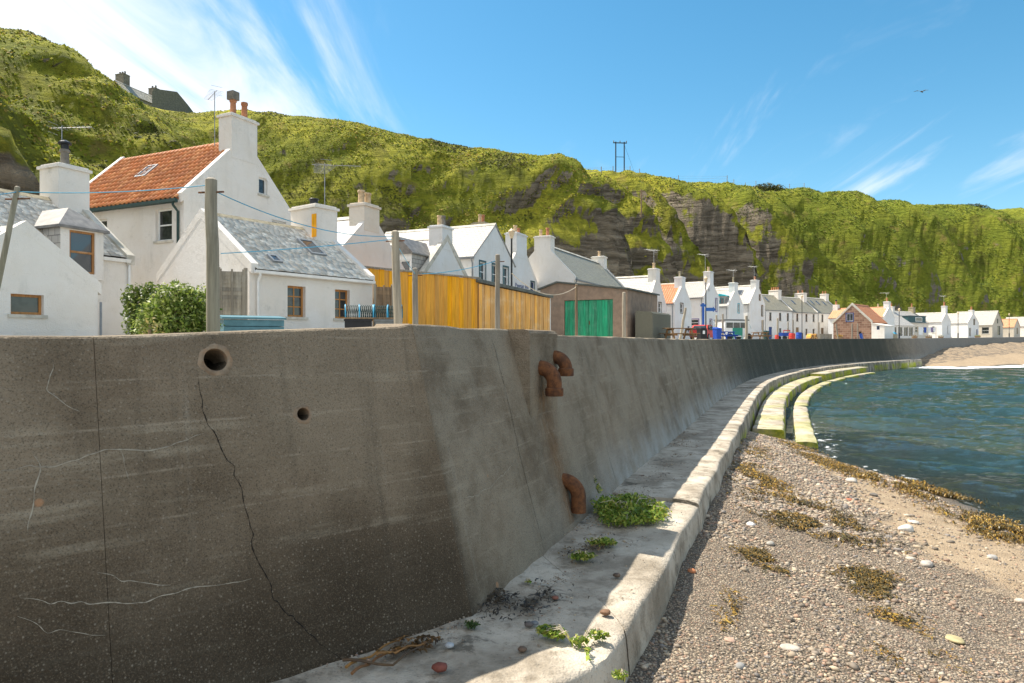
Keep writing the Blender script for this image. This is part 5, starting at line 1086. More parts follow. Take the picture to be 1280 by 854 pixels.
# lamp posts
def lamp(label, px, pyt, Y, style=0):
    p = at(px, pyt, Y); g = gz(p.x, p.y); h = p.z-g; t = thing('street_lamp', label, 'lamp post', (p.x, p.y, g), 0, 'street lamps along the shore')
    MB().lathe([(.12, -.1), (.12, .9), (.075, 1.0), (.055, 1.1), (.045, h-.55), (.06, h-.52)], n=10).build('post', 'black_metal', t, True)
    ln = MB().lathe([(.07, h-.52), (.17, h-.16), (.15, h-.15), (.05, h-.15)], n=8).build('lantern', 'lamp_glass', t); MB().lathe([(.19, h-.155), (.16, h-.10), (.06, h-.02), (.03, h+.03)], n=8).build('lantern_cap', 'lamp_glass', t)
    return t
lamp('black street lamp with a tan lantern above the larch shed', 639.5, 286, 36)
l2 = lamp('street lamp with a blue arrow sign in front of the purple-framed house', 882.3, 346, 60)
MB().box(-.02, .6, -.10, -.07, 2.55, 2.85).prism([(.6, 2.45), (.6, 2.95), (.85, 2.7)], 'y', -.10, -.07).box(-.5, -.02, -.10, -.07, 2.95, 3.15).build('direction_sign', 'sign_board', l2)
lamp('thin street lamp in front of the terraced houses', 1002.5, 369, 100); lamp('street lamp between the stone cottage and the sun porch', 1124, 385.5, 105); lamp('street lamp in front of the balcony dormer house', 1197.6, 390, 140); lamp('street lamp at the far right edge of the bay', 1261.5, 392, 165)
b_ = at(879, 398, 78.0); m = MB().box(-.12, .12, -.02, .02, 0, 4.2); o = m.build('blue_pole_banner', 'paint_blue'); o.location = (b_.x, b_.y, gz(b_.x, b_.y)); tag(o, 'tall narrow blue painted board against the purple-framed house', 'board')
# blue box, planks, lobster pots
p = at(315, 411, 15.0); t = thing('storage_box', 'pale blue wooden storage box in front of the low cottage', 'box', (p.x, p.y, 2.26), .55)
for i in range(4): MB().box(-.62, .62, -.3, .3, .02+i*.15, .16+i*.15).build('board', 'blue_box', t, bevel=.008)
MB().hexa([(-.66,-.34,.62), (.66,-.34,.62), (.66,.34,.66), (-.66,.34,.66), (-.66,-.34,.66), (.66,-.34,.66), (.66,.34,.72), (-.66,.34,.72)]).build('lid', 'blue_box', t)
p0 = at(345, 409, 16.5); p1 = at(445, 405, 18.5); o = MB().bar((p0.x, p0.y, 2.66), (p1.x, p1.y, 2.66), .25, .05).build('plank', 'timber_brown'); tag(o, 'long weathered plank lying in front of the low cottage', 'plank')
for q in (.08, .5, .92): o = MB().box(-.12, .12, -.15, .15, 0, .374).build('plank_block', 'timber_grey'); pp = Vector((p0.x, p0.y, 2.26)).lerp(Vector((p1.x, p1.y, 2.26)), q); o.location = pp; tag(o, ('left', 'middle', 'right')[int(q*2.5)]+' timber block propping up the weathered plank', 'block')
def creel(label, loc, rz, netm='rope_blue'):
    t = thing('lobster_pot', label, 'lobster pot', loc, rz, 'lobster pots'); Lc, Wc, Hc = .72, .44, .36
    MB().box(-Lc/2, Lc/2, -Wc/2, Wc/2, 0, .04).build('base', 'timber_brown', t)
    for x in (-Lc/2+.02, 0, Lc/2-.02): MB().tube([(x, -Wc/2*math.cos(a), .04+(Hc-.04)*math.sin(a)) for a in np.linspace(0, math.pi, 13)], .018, 6).build('hoop', netm, t, True)
    m = MB()
    for i in range(15):
        for sgn in (-1, 1):
            P = []
            for k in range(13):
                a = math.pi*k/12; x = -Lc/2+(Lc/14)*i+sgn*.12*(k/12-.5); P.append((max(-Lc/2, min(Lc/2, x)), -Wc/2*math.cos(a)*.99, .04+(Hc-.05)*math.sin(a)))
            m.tube(P, .006, 4)
    tag(m.build('netting', 'dark_green_metal', t), kind='stuff'); return t
p = at(463, 404, 17.2)
def crate(label, loc, rz, mat, sx=.62, sy=.42, sz=.26):
    t = thing('fish_crate', label, 'crate', loc, rz, 'fish crates'); w = .03
    for a in ((-sx/2,sx/2,-sy/2,-sy/2+w), (-sx/2,sx/2,sy/2-w,sy/2), (-sx/2,-sx/2+w,-sy/2+w,sy/2-w), (sx/2-w,sx/2,-sy/2+w,sy/2-w)): MB().box(*a, .0, sz).build('side', mat, t)
    MB().box(-sx/2+w, sx/2-w, -sy/2+w, sy/2-w, 0, .03).build('base', mat, t); MB().box(-sx/2-.02, sx/2+.02, -sy/2-.02, -sy/2, sz-.05, sz).build('rim', mat, t); return t
for k_, (lb1, lb2) in enumerate((('bottom', 'resting on the ground'), ('top', 'directly under a lobster pot'))):
    crate('dark %s fish crate of the left stack, %s' % (lb1, lb2), (p.x-.30, p.y, 2.27+.345*k_), .2, 'black_plastic', .66, .46, .34); crate('grey-green %s fish crate of the right stack, %s' % (lb1, lb2), (p.x+.42, p.y+.12, 2.27+.345*k_), .25, 'grey_plastic', .66, .46, .34)
creel('blue-hooped lobster pot on the left crate', (p.x-.28, p.y, 2.962), .25); creel('blue-hooped lobster pot on the right crate', (p.x+.42, p.y+.12, 2.962), .1)
p = at(515, 404, 12.6); m = MB()
for k in range(7): m.tube([(.16*math.cos(a)*(1-.05*k), .1*math.sin(a), .03+.025*k+.02*math.sin(3*a+k)) for a in np.linspace(0, 2*math.pi, 19)], .014, 5)
o = m.build('rope_coil', 'rope_buff', None, True); o.location = (p.x, p.y, 2.42); tag(o, 'small buff rope coil on the wall top by the pole', 'rope')
# vehicles
def car(label, loc, rz):
    t = thing('parked_car', label, 'car', loc, rz); prof = [(-1.9,.32), (-1.92,.62), (-1.86,.86), (-1.62,.98), (-1.2,1.36), (-.9,1.44), (.35,1.46), (.62,1.40), (1.15,.98), (1.75,.86), (1.92,.70), (1.94,.34), (1.6,.24), (-1.6,.24)]
    m = MB(); n = len(prof); rings = [(-.80,.90), (-.82,1), (-.60,1.0), (.60,1.0), (.82,1), (.80,.90)]; vv = []
    for (y, sc) in rings:
        for (x, z) in prof: inset = 1-.16*max(0, (z-.9)/.55); vv.append((x*(sc if z < 1 else 1), y*inset, .24+(z-.24)*(sc if sc < 1 else 1)))
    fs = [(a*n+i, a*n+(i+1) % n, (a+1)*n+(i+1) % n, (a+1)*n+i) for a in range(len(rings)-1) for i in range(n)]+[tuple(range(n)), tuple((len(rings)-1)*n+i for i in range(n))[::-1]]
    m.add(vv, fs); m.build('body', 'red_paint', t, False, bevel=.02)
    for sy in (-1, 1): MB().hexa([(-1.25,sy*.815,.96), (.95,sy*.815,.96), (.95,sy*.835,.96), (-1.25,sy*.835,.96), (-.95,sy*.735,1.36), (.40,sy*.735,1.36), (.40,sy*.76,1.36), (-.95,sy*.76,1.36)]).build('side_window', 'glass', t)
    MB().hexa([(-1.66,-.6,1.0), (-1.66,.6,1.0), (-1.62,.6,1.0), (-1.62,-.6,1.0), (-1.28,-.55,1.34), (-1.28,.55,1.34), (-1.22,.55,1.36), (-1.22,-.55,1.36)]).build('rear_window', 'glass', t)
    MB().hexa([(1.2,-.62,1.0), (1.2,.62,1.0), (1.16,.62,.98), (1.16,-.62,.98), (.72,-.56,1.38), (.72,.56,1.38), (.66,.56,1.38), (.66,-.56,1.38)]).build('windscreen', 'glass', t)
    for x in (-1.2, 1.22):
        for sy in (-1, 1):
            w = MB().tube([(x, sy*.66, .30), (x, sy*.86, .30)], .30, 20).build('wheel', 'tyre', t); MB().tube([(x, sy*.862, .30), (x, sy*.872, .30)], .19, 16).build('rim', 'aerial_metal', w)
    for sy in (-1, 1): MB().box(-1.95, -1.88, sy*.6-.12, sy*.6+.12, .68, .84).build('tail_light', 'orange_net', t); MB().box(1.86, 1.945, sy*.6-.13, sy*.6+.13, .64, .76).build('headlight', 'headlamp', t)
    MB().box(-1.97, -1.9, -.78, .78, .34, .52).build('bumper', 'grey_plastic', t); MB().box(-1.985, -1.972, -.24, .24, .40, .50).build('number_plate', 'yellow_paint', t); return t
p = at(879, 422, 66); car('red hatchback parked behind the litter bin', (p.x, p.y, gz(p.x, p.y)), 1.05)
p = at(917, 421, 70); t = thing('parked_van', 'white van with dark windows and a grey roof behind the blue picnic table', 'van', (p.x, p.y, gz(p.x, p.y)), .35)
MB().prism([(-1.75,.3), (1.9,.3), (1.95,.95), (1.5,1.15), (1.15,1.95), (-1.7,1.95), (-1.78,1.1)], 'y', -.85, .85).build('body', 'white_paint', t, bevel=.04)
for x0, x1 in ((-1.55, -.75), (-.68, .1), (.17, .95)): MB().box(x0, x1, -.868, -.852, 1.2, 1.75).build('side_window', 'glass', t)
MB().box(-1.8, 1.25, -.9, .9, 1.955, 2.08).build('roof_rack', 'grey_plastic', t); MB().hexa([(1.52,-.8,1.16), (1.56,-.8,1.16), (1.56,.8,1.16), (1.52,.8,1.16), (1.2,-.75,1.88), (1.25,-.75,1.88), (1.25,.75,1.88), (1.2,.75,1.88)]).build('windscreen', 'green_paint', t)
for x in (-1.1, 1.2):
    for sy in (-1, 1): MB().tube([(x, sy*.7, .33), (x, sy*.9, .33)], .33, 18).build('wheel', 'tyre', t)
p = at(922, 424, 62); o = MB().bar((-.45, 0, .75), (.45, 0, .75), .05, .7).box(-.42, -.36, -.02, .02, 0, .45).box(.36, .42, -.02, .02, 0, .45).build('notice_board', 'green_paint'); o.location = (p.x, p.y, gz(p.x, p.y)); tag(o, 'low teal notice board in front of the white van', 'board')
# bins, barrels
def bin_(label, loc, mat, h=1.0, w=.55, name='litter_bin', cat='bin'):
    t = thing(name, label, cat, loc, .4); MB().hexa([(-w*.42,-w*.42,.08), (w*.42,-w*.42,.08), (w*.42,w*.42,.08), (-w*.42,w*.42,.08), (-w/2,-w/2,h*.84), (w/2,-w/2,h*.84), (w/2,w/2,h*.84), (-w/2,w/2,h*.84)]).build('body', mat, t, bevel=.02)
    MB().hexa([(-w*.54,-w*.56,h*.845), (w*.54,-w*.56,h*.845), (w*.54,w*.54,h*.845), (-w*.54,w*.54,h*.845), (-w*.5,-w*.4,h*.93), (w*.5,-w*.4,h*.93), (w*.5,w*.5,h), (-w*.5,w*.5,h)]).build('lid', mat, t, bevel=.015)
    for s in (-1, 1): MB().tube([(s*w*.36, w*.44, .09), (s*w*.46, w*.44, .09)], .09, 12).build('wheel', 'tyre', t)
    return t
p = at(877, 423, 52); b1 = bin_('black litter bin beside the lamp post', (p.x, p.y, gz(p.x, p.y)), 'black_plastic', 1.05, .55); MB().box(-.1, .1, -.275, -.262, .5, .75).build('notice', 'white_paint', b1)
p = at(896.5, 423, 54); bin_('blue wheelie bin right of the red car', (p.x, p.y, gz(p.x, p.y)), 'blue_plastic', 1.05, .52, 'wheelie_bin')
p = at(957, 424, 72); bin_('dark green bin at the foot of the tallest gable', (p.x, p.y, gz(p.x, p.y)), 'dark_green_metal', 1.0, .55, 'wheelie_bin')
def barrel(label, px, py, Y, mat, r=.29, h=.88):
    p = at(px, py, Y); t = thing('barrel', label, 'barrel', (p.x, p.y, gz(p.x, p.y))); MB().lathe([(r*.92, 0), (r, .06), (r, h*.32), (r*1.04, h*.34), (r, h*.36), (r, h*.64), (r*1.04, h*.66), (r, h*.68), (r, h*.94), (r*.92, h)], n=16).build('drum', mat, t, True); MB().lathe([(r*.80, h+.001), (r*.78, h+.03), (r*.2, h+.03)], n=16).build('lid', mat, t); return t
barrel('red barrel beside the red and blue trolley', 990, 424, 76, 'red_paint', .33, .7); barrel('blue barrel left of the thin lamp post', 998.5, 424, 82, 'blue_plastic', .32, .85); barrel('small red barrel at the left of the trolley', 971, 424, 74, 'red_paint', .2, .5)
p = at(981, 424, 78); t = thing('boat_trolley', 'low trolley with a blue body and red rail', 'trolley', (p.x, p.y, gz(p.x, p.y)), .4)
MB().hexa([(-.7,-.35,.42), (.7,-.35,.42), (.7,.35,.42), (-.7,.35,.42), (-.8,-.42,.8), (.8,-.42,.8), (.8,.42,.8), (-.8,.42,.8)]).build('body', 'blue_plastic', t); MB().bar((-.6, -.4, 1.05), (.4, -.4, 1.05), .06, .10).build('rail', 'red_paint', t)
for x in (-.55, .35): MB().bar((x, -.4, .8), (x, -.4, 1.0), .05, .05).build('rail_post', 'red_paint', t)
for x in (-.45, .45):
    for y in (-.34, .34): MB().tube([(x, y-.05, .21), (x, y+.05, .21)], .21, 14).build('wheel', 'tyre', t)
# log pile
p = at(1015, 424.5, 84); t = thing('log_pile', 'pile of orange cut logs behind the sea wall', 'log pile', (p.x, p.y, gz(p.x, p.y)), .6); k = 0
for j in range(4):
    for i in range(9-j):
        r = random.uniform(.085, .105); MB().tube([((i-(8-j)/2)*.2, -.3+random.uniform(-.04, .04), .1+j*.172), ((i-(8-j)/2)*.2, .3, .1+j*.172)], r, 9).build('log', 'timber_larch' if random.random() < .6 else 'timber_bench', t)
a = at(1025, 424, 88); b = at(1040, 424, 91); lap_panel('low grey picket fence beside the log pile', (a.x, a.y), (b.x, b.y), gz(a.x, a.y), gz(a.x, a.y)+.75, .12, 'timber_grey', 0, True)
# wheelbarrow
p = at(1078, 424, 88); t = thing('wheelbarrow', 'upended blue wheelbarrow leaning on the stone gable', 'wheelbarrow', (p.x, p.y, gz(p.x, p.y)), .8)
MB().hexa([(-.28,-.05,.05), (.28,-.05,.05), (.2,.2,.15), (-.2,.2,.15), (-.34,.12,.78), (.34,.12,.78), (.24,.32,.68), (-.24,.32,.68)]).build('tray', 'blue_plastic', t); MB().tube([(-.03, .28, .86), (.03, .28, .86)], .17, 14).build('wheel', 'tyre', t)
for s in (-1, 1): MB().tube([(s*.22, .3, .72), (s*.26, .24, 0)], .018, 6).build('handle', 'aerial_metal', t)
# stores by the white gable
p = at(1114, 423, 98); t = thing('stone_planter', 'stone-walled bed with yellow and blue covers by the stone cottage', 'planter', (p.x, p.y, gz(p.x, p.y)-.1), .75); MB().box(-1.3, 1.3, -.45, .45, 0, .85).build('bed_wall', 'stone_buff', t, bevel=.03); MB().hexa([(-1.2,-.35,.852), (.1,-.35,.852), (.1,.35,.852), (-1.2,.35,.852), (-1.0,-.3,1.0), (0,-.25,1.05), (0,.3,1.05), (-1,.3,1.0)]).build('cover', 'yellow_paint', t); MB().hexa([(.15,-.4,.852), (1.3,-.4,.852), (1.3,.4,.852), (.15,.4,.852), (.3,-.3,1.2), (1.0,-.25,1.15), (1.1,.3,1.15), (.3,.3,1.2)]).build('cover', 'rope_blue', t); MB().box(-1.15, -.5, -.2, .2, 1.06, 1.32).build('cushion', 'red_paint', t)
def flowers(label, px, py, Y, n, cols, seed, sx=.5):
    p = at(px, py, Y); t = thing('flower_tub', label, 'planter', (p.x, p.y, gz(p.x, p.y))); MB().lathe([(sx*.5, 0), (sx*.65, .3), (sx*.7, .34), (sx*.5, .34)], n=12).build('tub', 'timber_brown', t); leaf_cloud('flowers', [(0, 0, .45, sx*.8, sx*.6, .22)], n, .12, cols, 'leaves', t, seed)
flowers('tub of yellow flowers at the left foot of the stone cottage', 1049, 424, 86, 260, [(.5,.35,.04), (.1,.16,.03), (.5,.2,.04)], 21, .6); flowers('tub of red flowers in front of the sun porch', 1143, 423, 108, 200, [(.5,.1,.05), (.1,.16,.03)], 22, .6); flowers('tub of pink flowers beside the laundry', 1161, 423, 115, 220, [(.5,.2,.2), (.1,.16,.03), (.3,.2,.1)], 23, .8); flowers('tub of white flowers near the narrow gable', 1176, 423, 120, 200, [(.6,.55,.5), (.1,.16,.03)], 24, .7)
flowers('green tub right of the balcony dormer house', 1222, 421, 148, 220, [(.35,.35,.05), (.1,.18,.03)], 25, .9)
# laundry line
a = at(1147, 410, 112); b = at(1170, 410, 116); t = thing('laundry_line', 'washing line of white and purple laundry beyond the sun porch', 'laundry', (0, 0, 0)); g = gz(a.x, a.y)
for q in (a, b): MB().tube([(q.x, q.y, g-.1), (q.x, q.y, g+2.1)], .04, 7).build('post', 'timber_grey', t)
MB().tube([(a.x, a.y, g+2.0), ((a.x+b.x)/2, (a.y+b.y)/2, g+1.9), (b.x, b.y, g+2.0)], .012, 5).build('line', 'rope_buff', t)
for f0, f1, h, mt in ((.05, .28, 1.25, 'white_cloth'), (.33, .45, .9, 'blue_plastic'), (.55, .68, .9, 'white_cloth'), (.70, .80, .8, 'laundry_purple'), (.83, .95, .7, 'white_cloth')):
    V_ = []; 
    for i in range(9):
        f = f0+(f1-f0)*i/8; q = a.lerp(b, f)
        for j in range(5): V_.append((q.x+.06*math.sin(i*1.7+j*.6), q.y+.08*math.sin(i*1.3+j*.8)*j/4, g+1.93-h*j/4))
    npmesh('cloth', V_, grid_faces(9, 5), mt, t, smooth=True)
# ---------------------------------------------------------------- hill top
def hill_z(x, y):
    i = np.argmin((HX-x)**2+(HY-y)**2); return float(HH.flat[i])
q = at(775, 212, 158); t = thing('power_pole', 'twin-legged power pole standing on the skyline', 'power pole', (q.x, q.y, hill_z(q.x, q.y)-.5), .1); hp = q.z+6.4-(hill_z(q.x, q.y)-.5)
for s in (-1, 1): MB().tube([(s*1.0, 0, 0), (s*1.0, 0, hp)], .14, 8).build('leg', 'black_metal', t)
MB().bar((-1.6, 0, hp-.25), (1.6, 0, hp-.25), .16, .2).build('cross_arm', 'black_metal', t); MB().bar((-1, 0, hp*.62), (1, 0, hp*.62), .08, .1).build('brace', 'black_metal', t)
for x in (-1.5, 0, 1.5): MB().lathe([(.06, hp-.15), (.13, hp-.05), (.08, hp+.08), (.12, hp+.15), (.05, hp+.3)], (x, 0, 0), 8).build('insulator', 'stone_grey', t)
MB().tube([(1.0, 0, hp-.6), (5.2, .5, -2.0)], .02, 4).build('stay_wire', 'black_metal', t)
kk = np.argmin(np.where((HY > 60) & (HY < 175), np.hypot(640+F*HX/np.maximum(HY, 1)-803, 427-F*(HH-2.4)/np.maximum(HY, 1)-287), 9e9)); q = Vector((HX.flat[kk], HY.flat[kk], 0)); z0 = float(HH.flat[kk]); o = MB().tube([(0, 0, -1), (0, 0, 6.4)], .11, 8).bar((-.5, 0, 6.1), (.5, 0, 6.1), .08, .1).build('telegraph_pole', 'timber_brown'); o.location = (q.x, q.y, z0); tag(o, 'single telegraph pole halfway up the bright green slope', 'pole')
fe = thing('ridge_fence', 'thin post and wire fence along the skyline', 'fence'); prevp = None
for k, u in enumerate(np.arange(176, 292, 3.0)):
    sel = (np.abs(us-u)).argmin(); col_ = np.argmax(np.where(HY[sel] > 5, (HH[sel]-2.4)/HY[sel], -9)); x, y, z = HX[sel, col_], HY[sel, col_], HH[sel, col_]
    MB().box(x-.06, x+.06, y-.06, y+.06, z-.3, z+1.5).build('post', 'timber_grey', fe); c = Vector((x, y, z))
    if prevp:
        for h in (.7, 1.3): MB().tube([prevp+Vector((0, 0, h)), c+Vector((0, 0, h))], .012, 3).build('wire', 'aerial_metal', fe)
    prevp = c
for lb, px, py, Y, sc, seed in (('low dark gorse bush on the skyline right of the fence', 958, 236, 196, 1.0, 31), ('dark bush on the skyline above the cliffs', 1012, 240, 222, .6, 32), ('rounded bush on the skyline at the right', 1216, 260, 270, 1.1, 33)):
    q = at(px, py, Y); bush(lb, (q.x, q.y, q.z-.6), [(0,0,.9*sc,4.5*sc,2*sc,1.3*sc), (3*sc,0,.7*sc,3*sc,2*sc,1.0*sc), (-3.5*sc,0,.6*sc,3*sc,2*sc,.9*sc)], 900, .7, [(.05,.07,.02), (.09,.10,.03), (.12,.11,.04)], seed, 'gorse_bush')
# gull
q = at(1152, 115, 60); m = MB(); m.tube([(-.22, 0, 0), (-.1, 0, .02), (.1, 0, .02), (.25, 0, 0)], 0, 8, rs=[.02, .06, .055, .015])
for s in (-1, 1): m.hexa([(.06,s*.04,.02), (-.08,s*.04,.02), (-.10,s*.32,.12), (.04,s*.32,.12), (.06,s*.04,.04), (-.08,s*.04,.04), (-.10,s*.32,.135), (.04,s*.32,.135)]); m.hexa([(.04,s*.32,.12), (-.10,s*.32,.12), (-.16,s*.62,.06), (-.10,s*.62,.06), (.04,s*.32,.135), (-.10,s*.32,.135), (-.16,s*.62,.07), (-.10,s*.62,.07)])
o = m.build('gull', 'stone_grey', None, True); o.location = q; o.rotation_euler = (.2, 0, .6); tag(o, 'small gull gliding in the blue sky', 'bird')
# ---------------------------------------------------------------- shore: pebbles, stones, weed, plants
ICO = None
def ico():
    bm = bmesh.new(); bmesh.ops.create_icosphere(bm, subdivisions=1, radius=1); v = np.array([x.co[:] for x in bm.verts]); f = np.array([[x.index for x in y.verts] for y in bm.faces]); bm.free(); return v, f
IV, IF = ico()
PCOL = np.array([(.32,.25,.175), (.25,.20,.15), (.38,.305,.22), (.17,.135,.10), (.45,.355,.24), (.36,.225,.15), (.29,.205,.145), (.47,.39,.29), (.21,.185,.165)])
def pebbles(name, P, size, seed, parent=None, mat='pebble', cols=PCOL):
    r = np.random.default_rng(seed); n = len(P); sc = size[:, None]*np.stack([r.uniform(.8, 1.35, n), r.uniform(.6, 1.0, n), r.uniform(.35, .65, n)], -1); th = r.uniform(0, 6.28, n); c, s = np.cos(th), np.sin(th)
    J = IV[None]*(1+r.uniform(-.16, .16, (n, len(IV), 1)))*sc[:, None, :]; tl = r.uniform(-.35, .35, n)
    X = J[..., 0]*c[:, None]-J[..., 1]*s[:, None]; Y = J[..., 0]*s[:, None]+J[..., 1]*c[:, None]; Z = J[..., 2]+X*tl[:, None]*.5
    V_ = (np.stack([X, Y, Z], -1)+P[:, None, :]+np.array([0, 0, 1])*(sc[:, 2]*.35)[:, None, None]).reshape(-1, 3); T_ = (IF[None]+(np.arange(n)*len(IV))[:, None, None]).reshape(-1, 3)
    C_ = cols[r.integers(len(cols), size=n)]*r.uniform(.7, 1.2, (n, 1)); return npmesh(name, V_, T_, mat, parent, smooth=True, col=np.repeat(C_, len(IV), 0))
r = np.random.default_rng(5); n = 122000; yy = 4.2+(r.random(n)**1.55)*20; xe = x_edge(yy); xs_ = x_shore(yy); tt = r.random(n)*.97; xx = xe+tt*(xs_-xe)
sandv = np.clip(1-np.abs(tt-.68)/.36, 0, 1)*np.interp(yy, [4, 7.5, 9.5, 18, 24], [.15, .55, .95, .9, .3])+.35*fbm(xx*1.1, yy*1.1, 15, 3)
keep = (r.random(n) > np.clip(sandv*1.35, 0, .9)) & (xx < yy*.78+.4); xx, yy = xx[keep], yy[keep]
sz = np.exp(r.normal(math.log(.0098), .46, len(xx)))*np.interp(yy, [4, 9, 18], [1, 1.3, 2.4])
pf = fbm(xx*.9, yy*.7, 44, 3); sz = sz*np.clip(1+1.1*pf, .55, 2.0)
P = np.stack([xx, yy, beach_z(xx, yy)], -1); tag(pebbles('shingle', P, np.clip(sz, .007, .06), 8), 'loose grey and buff beach shingle beside the ledge', 'shingle', kind='stuff')
# stones big enough to pick out
def stone(label, px, py, wpx, col, seed, group=None, flat=.55):
    z = -.6; q = None
    for _ in range(5): q = onz(px, py, z); z = float(beach_z(np.array(q.x), np.array(q.y)))
    rad = wpx/2*q.y/F; bm = bmesh.new(); bmesh.ops.create_icosphere(bm, subdivisions=3, radius=1); rr_ = np.random.default_rng(seed); k = rr_.normal(0, 1, (5, 3))
    for v in bm.verts:
        d = 1+.10*sum(math.sin(2.2*float(np.dot(kk, v.co))+i) for i, kk in enumerate(k))/2; v.co *= d; v.co.z *= flat; v.co *= rad; v.co.y *= .8
    me = bpy.data.meshes.new('stone'); bm.to_mesh(me); bm.free(); me.polygons.foreach_set('use_smooth', [True]*len(me.polygons)); mn = 'stone_%s' % seed; simple(mn, col, .8, .25, 12, .4); me.materials.append(MT[mn])
    o = bpy.data.objects.new('stone', me); COL.objects.link(o); o.location = (q.x, q.y, z+rad*flat*.35); o.rotation_euler = (0, 0, seed); tag(o, label, 'stone', group)
for a in (('large pale boulder on the sand near the water', 1132, 663, 19, (.56,.53,.47), 41), ('grey boulder on the sand left of the dark weed at the right', 1159, 707, 17, (.40,.36,.31), 42), ('white stone on the shingle above the weed patches', 938, 657, 12, (.62,.59,.56), 43), ('flat pale stone lying in the middle of the shingle', 986, 811, 24, (.46,.40,.33), 44, None, .3), ('round grey stone at the lower left of the shingle', 925, 834, 13, (.30,.29,.27), 45), ('pinkish flat stone near the ledge foot', 912, 801, 14, (.45,.30,.22), 46, None, .35),
    ('orange stone at the foot of the ledge', 865, 715, 11, (.50,.20,.09), 47), ('grey stone beside the dark weed patch', 963, 681, 12, (.33,.31,.27), 48), ('long flat slate-grey stone at the top of the beach', 1064, 602, 17, (.42,.39,.34), 49, None, .4), ('small dark stone on the sand', 1092, 620, 10, (.16,.14,.12), 50), ('red brick-like stone on the sand', 1060, 626, 13, (.42,.16,.09), 51, None, .35), ('flat yellowish stone at the bottom of the shingle', 1193, 800, 22, (.40,.34,.18), 52, None, .3), ('pale stone at the right edge of the beach', 1275, 753, 13, (.55,.45,.36), 53), ('grey stone above the right-hand weed heap', 1240, 698, 14, (.36,.34,.31), 54), ('pale stone by the weed line', 1142, 654, 14, (.50,.46,.40), 55, None, .4), ('buff stone right of the grey boulder', 1138, 700, 11, (.48,.42,.34), 56)): stone(*a)
# seaweed heaps: curled ribbons
def ribbons(name, pts, n, length, width, cols, seed, spread, label, zfun, height=.05):
    r = np.random.default_rng(seed); pts = np.array(pts, float); seg = r.integers(0, len(pts)-1 if len(pts) > 1 else 1, n); t = r.random((n, 1)); c = pts[seg]*(1-t)+pts[np.minimum(seg+1, len(pts)-1)]*t; c = c+r.normal(0, 1, (n, 2))*np.asarray(spread)*1.25; cl_ = fbm(c[:, 0]*2.1, c[:, 1]*1.6, seed, 3); c = c[cl_ > -.12]; n = len(c)
    K = 5; th = r.uniform(0, 6.28, n); Ln = length*r.uniform(.4, 1.5, n); P = np.zeros((n, K, 3)); x = c[:, 0].copy(); y = c[:, 1].copy(); hb = r.random(n)*height
    for k in range(K):
        P[:, k, 0] = x; P[:, k, 1] = y; P[:, k, 2] = zfun(x, y)+.008+hb*np.sin(math.pi*(k+.5)/K)+r.random(n)*.012; th = th+r.normal(0, .55, n); x = x+np.cos(th)*Ln/K; y = y+np.sin(th)*Ln/K
    d = np.gradient(P, axis=1); s = np.stack([-d[..., 1], d[..., 0], r.normal(0, .4, (n, K))*np.linalg.norm(d, axis=-1)], -1); s /= np.linalg.norm(s, axis=-1)[..., None]+1e-9; w = width*r.uniform(.5, 1.5, (n, 1))*np.array([.5, 1, 1.1, .9, .35])
    V_ = np.stack([P-s*w[..., None]/2, P+s*w[..., None]/2], 2).reshape(-1, 3); b0 = (np.arange(n)*K*2)[:, None]+np.arange(K-1)*2; T_ = np.stack([b0, b0+1, b0+3, b0+2], -1).reshape(-1, 4); C_ = np.array(cols)[r.integers(len(cols), size=n)]*r.uniform(.6, 1.3, (n, 1))
    return tag(npmesh(name, V_, T_, 'kelp', col=np.repeat(C_, K*2, 0)), label, 'seaweed', kind='stuff')
bz = lambda x, y: beach_z(x, y)
def W2(px, py):
    z = -.6
    for _ in range(5): q = onz(px, py, z); z = float(beach_z(np.array(q.x), np.array(q.y)))
    return (q.x, q.y)
WK = [(.24,.13,.025), (.34,.20,.03), (.14,.085,.02), (.10,.075,.02), (.40,.26,.05)]; WD_ = [(.12,.08,.02), (.06,.045,.015), (.17,.11,.03), (.28,.17,.04), (.08,.065,.02)]
ribbons('seaweed_line', [W2(*p) for p in ((985, 553), (1020, 572), (1050, 585), (1085, 597))], 4200, .12, .02, WK+WD_, 61, (.22, .3), 'golden brown seaweed line along the water from the steps', bz, .06)
ribbons('seaweed_heap', [W2(*p) for p in ((1090, 599), (1130, 606), (1165, 618), (1185, 628))], 6500, .11, .02, WK+WD_, 62, (.32, .28), 'thick golden seaweed heap in the middle of the waterline', bz, .10)
ribbons('seaweed_heap', [W2(*p) for p in ((1210, 645), (1245, 660), (1275, 672), (1300, 680))], 5000, .10, .018, WK+WD_, 63, (.28, .22), 'golden seaweed heap at the right edge of the waterline', bz, .08)
ribbons('seaweed_line', [W2(*p) for p in ((938, 552), (930, 575), (945, 600), (960, 612))], 4200, .13, .02, WD_+WK, 64, (.22, .42), 'brown seaweed trail close to the ledge', bz, .04)
ribbons('seaweed_patch', [W2(*p) for p in ((985, 628), (1000, 645), (1015, 655), (1050, 667))], 5200, .14, .02, WD_, 65, (.3, .24), 'dark brown seaweed patch in the middle of the beach', bz, .06)
ribbons('seaweed_patch', [W2(*p) for p in ((945, 695), (960, 700), (985, 716))], 1500, .11, .015, WD_, 66, (.12, .09), 'small dark seaweed patch on the shingle', bz, .04)
ribbons('seaweed_patch', [W2(*p) for p in ((1075, 715), (1095, 728), (1098, 745))], 1600, .10, .014, WD_, 67, (.13, .10), 'dark seaweed patch right of centre on the shingle', bz, .03)
ribbons('seaweed_patch', [W2(*p) for p in ((1105, 765), (1128, 790), (1135, 815), (1150, 835))], 1000, .10, .014, WD_+WK, 68, (.12, .10), 'sparse brown seaweed trail at the bottom right', bz, .03)
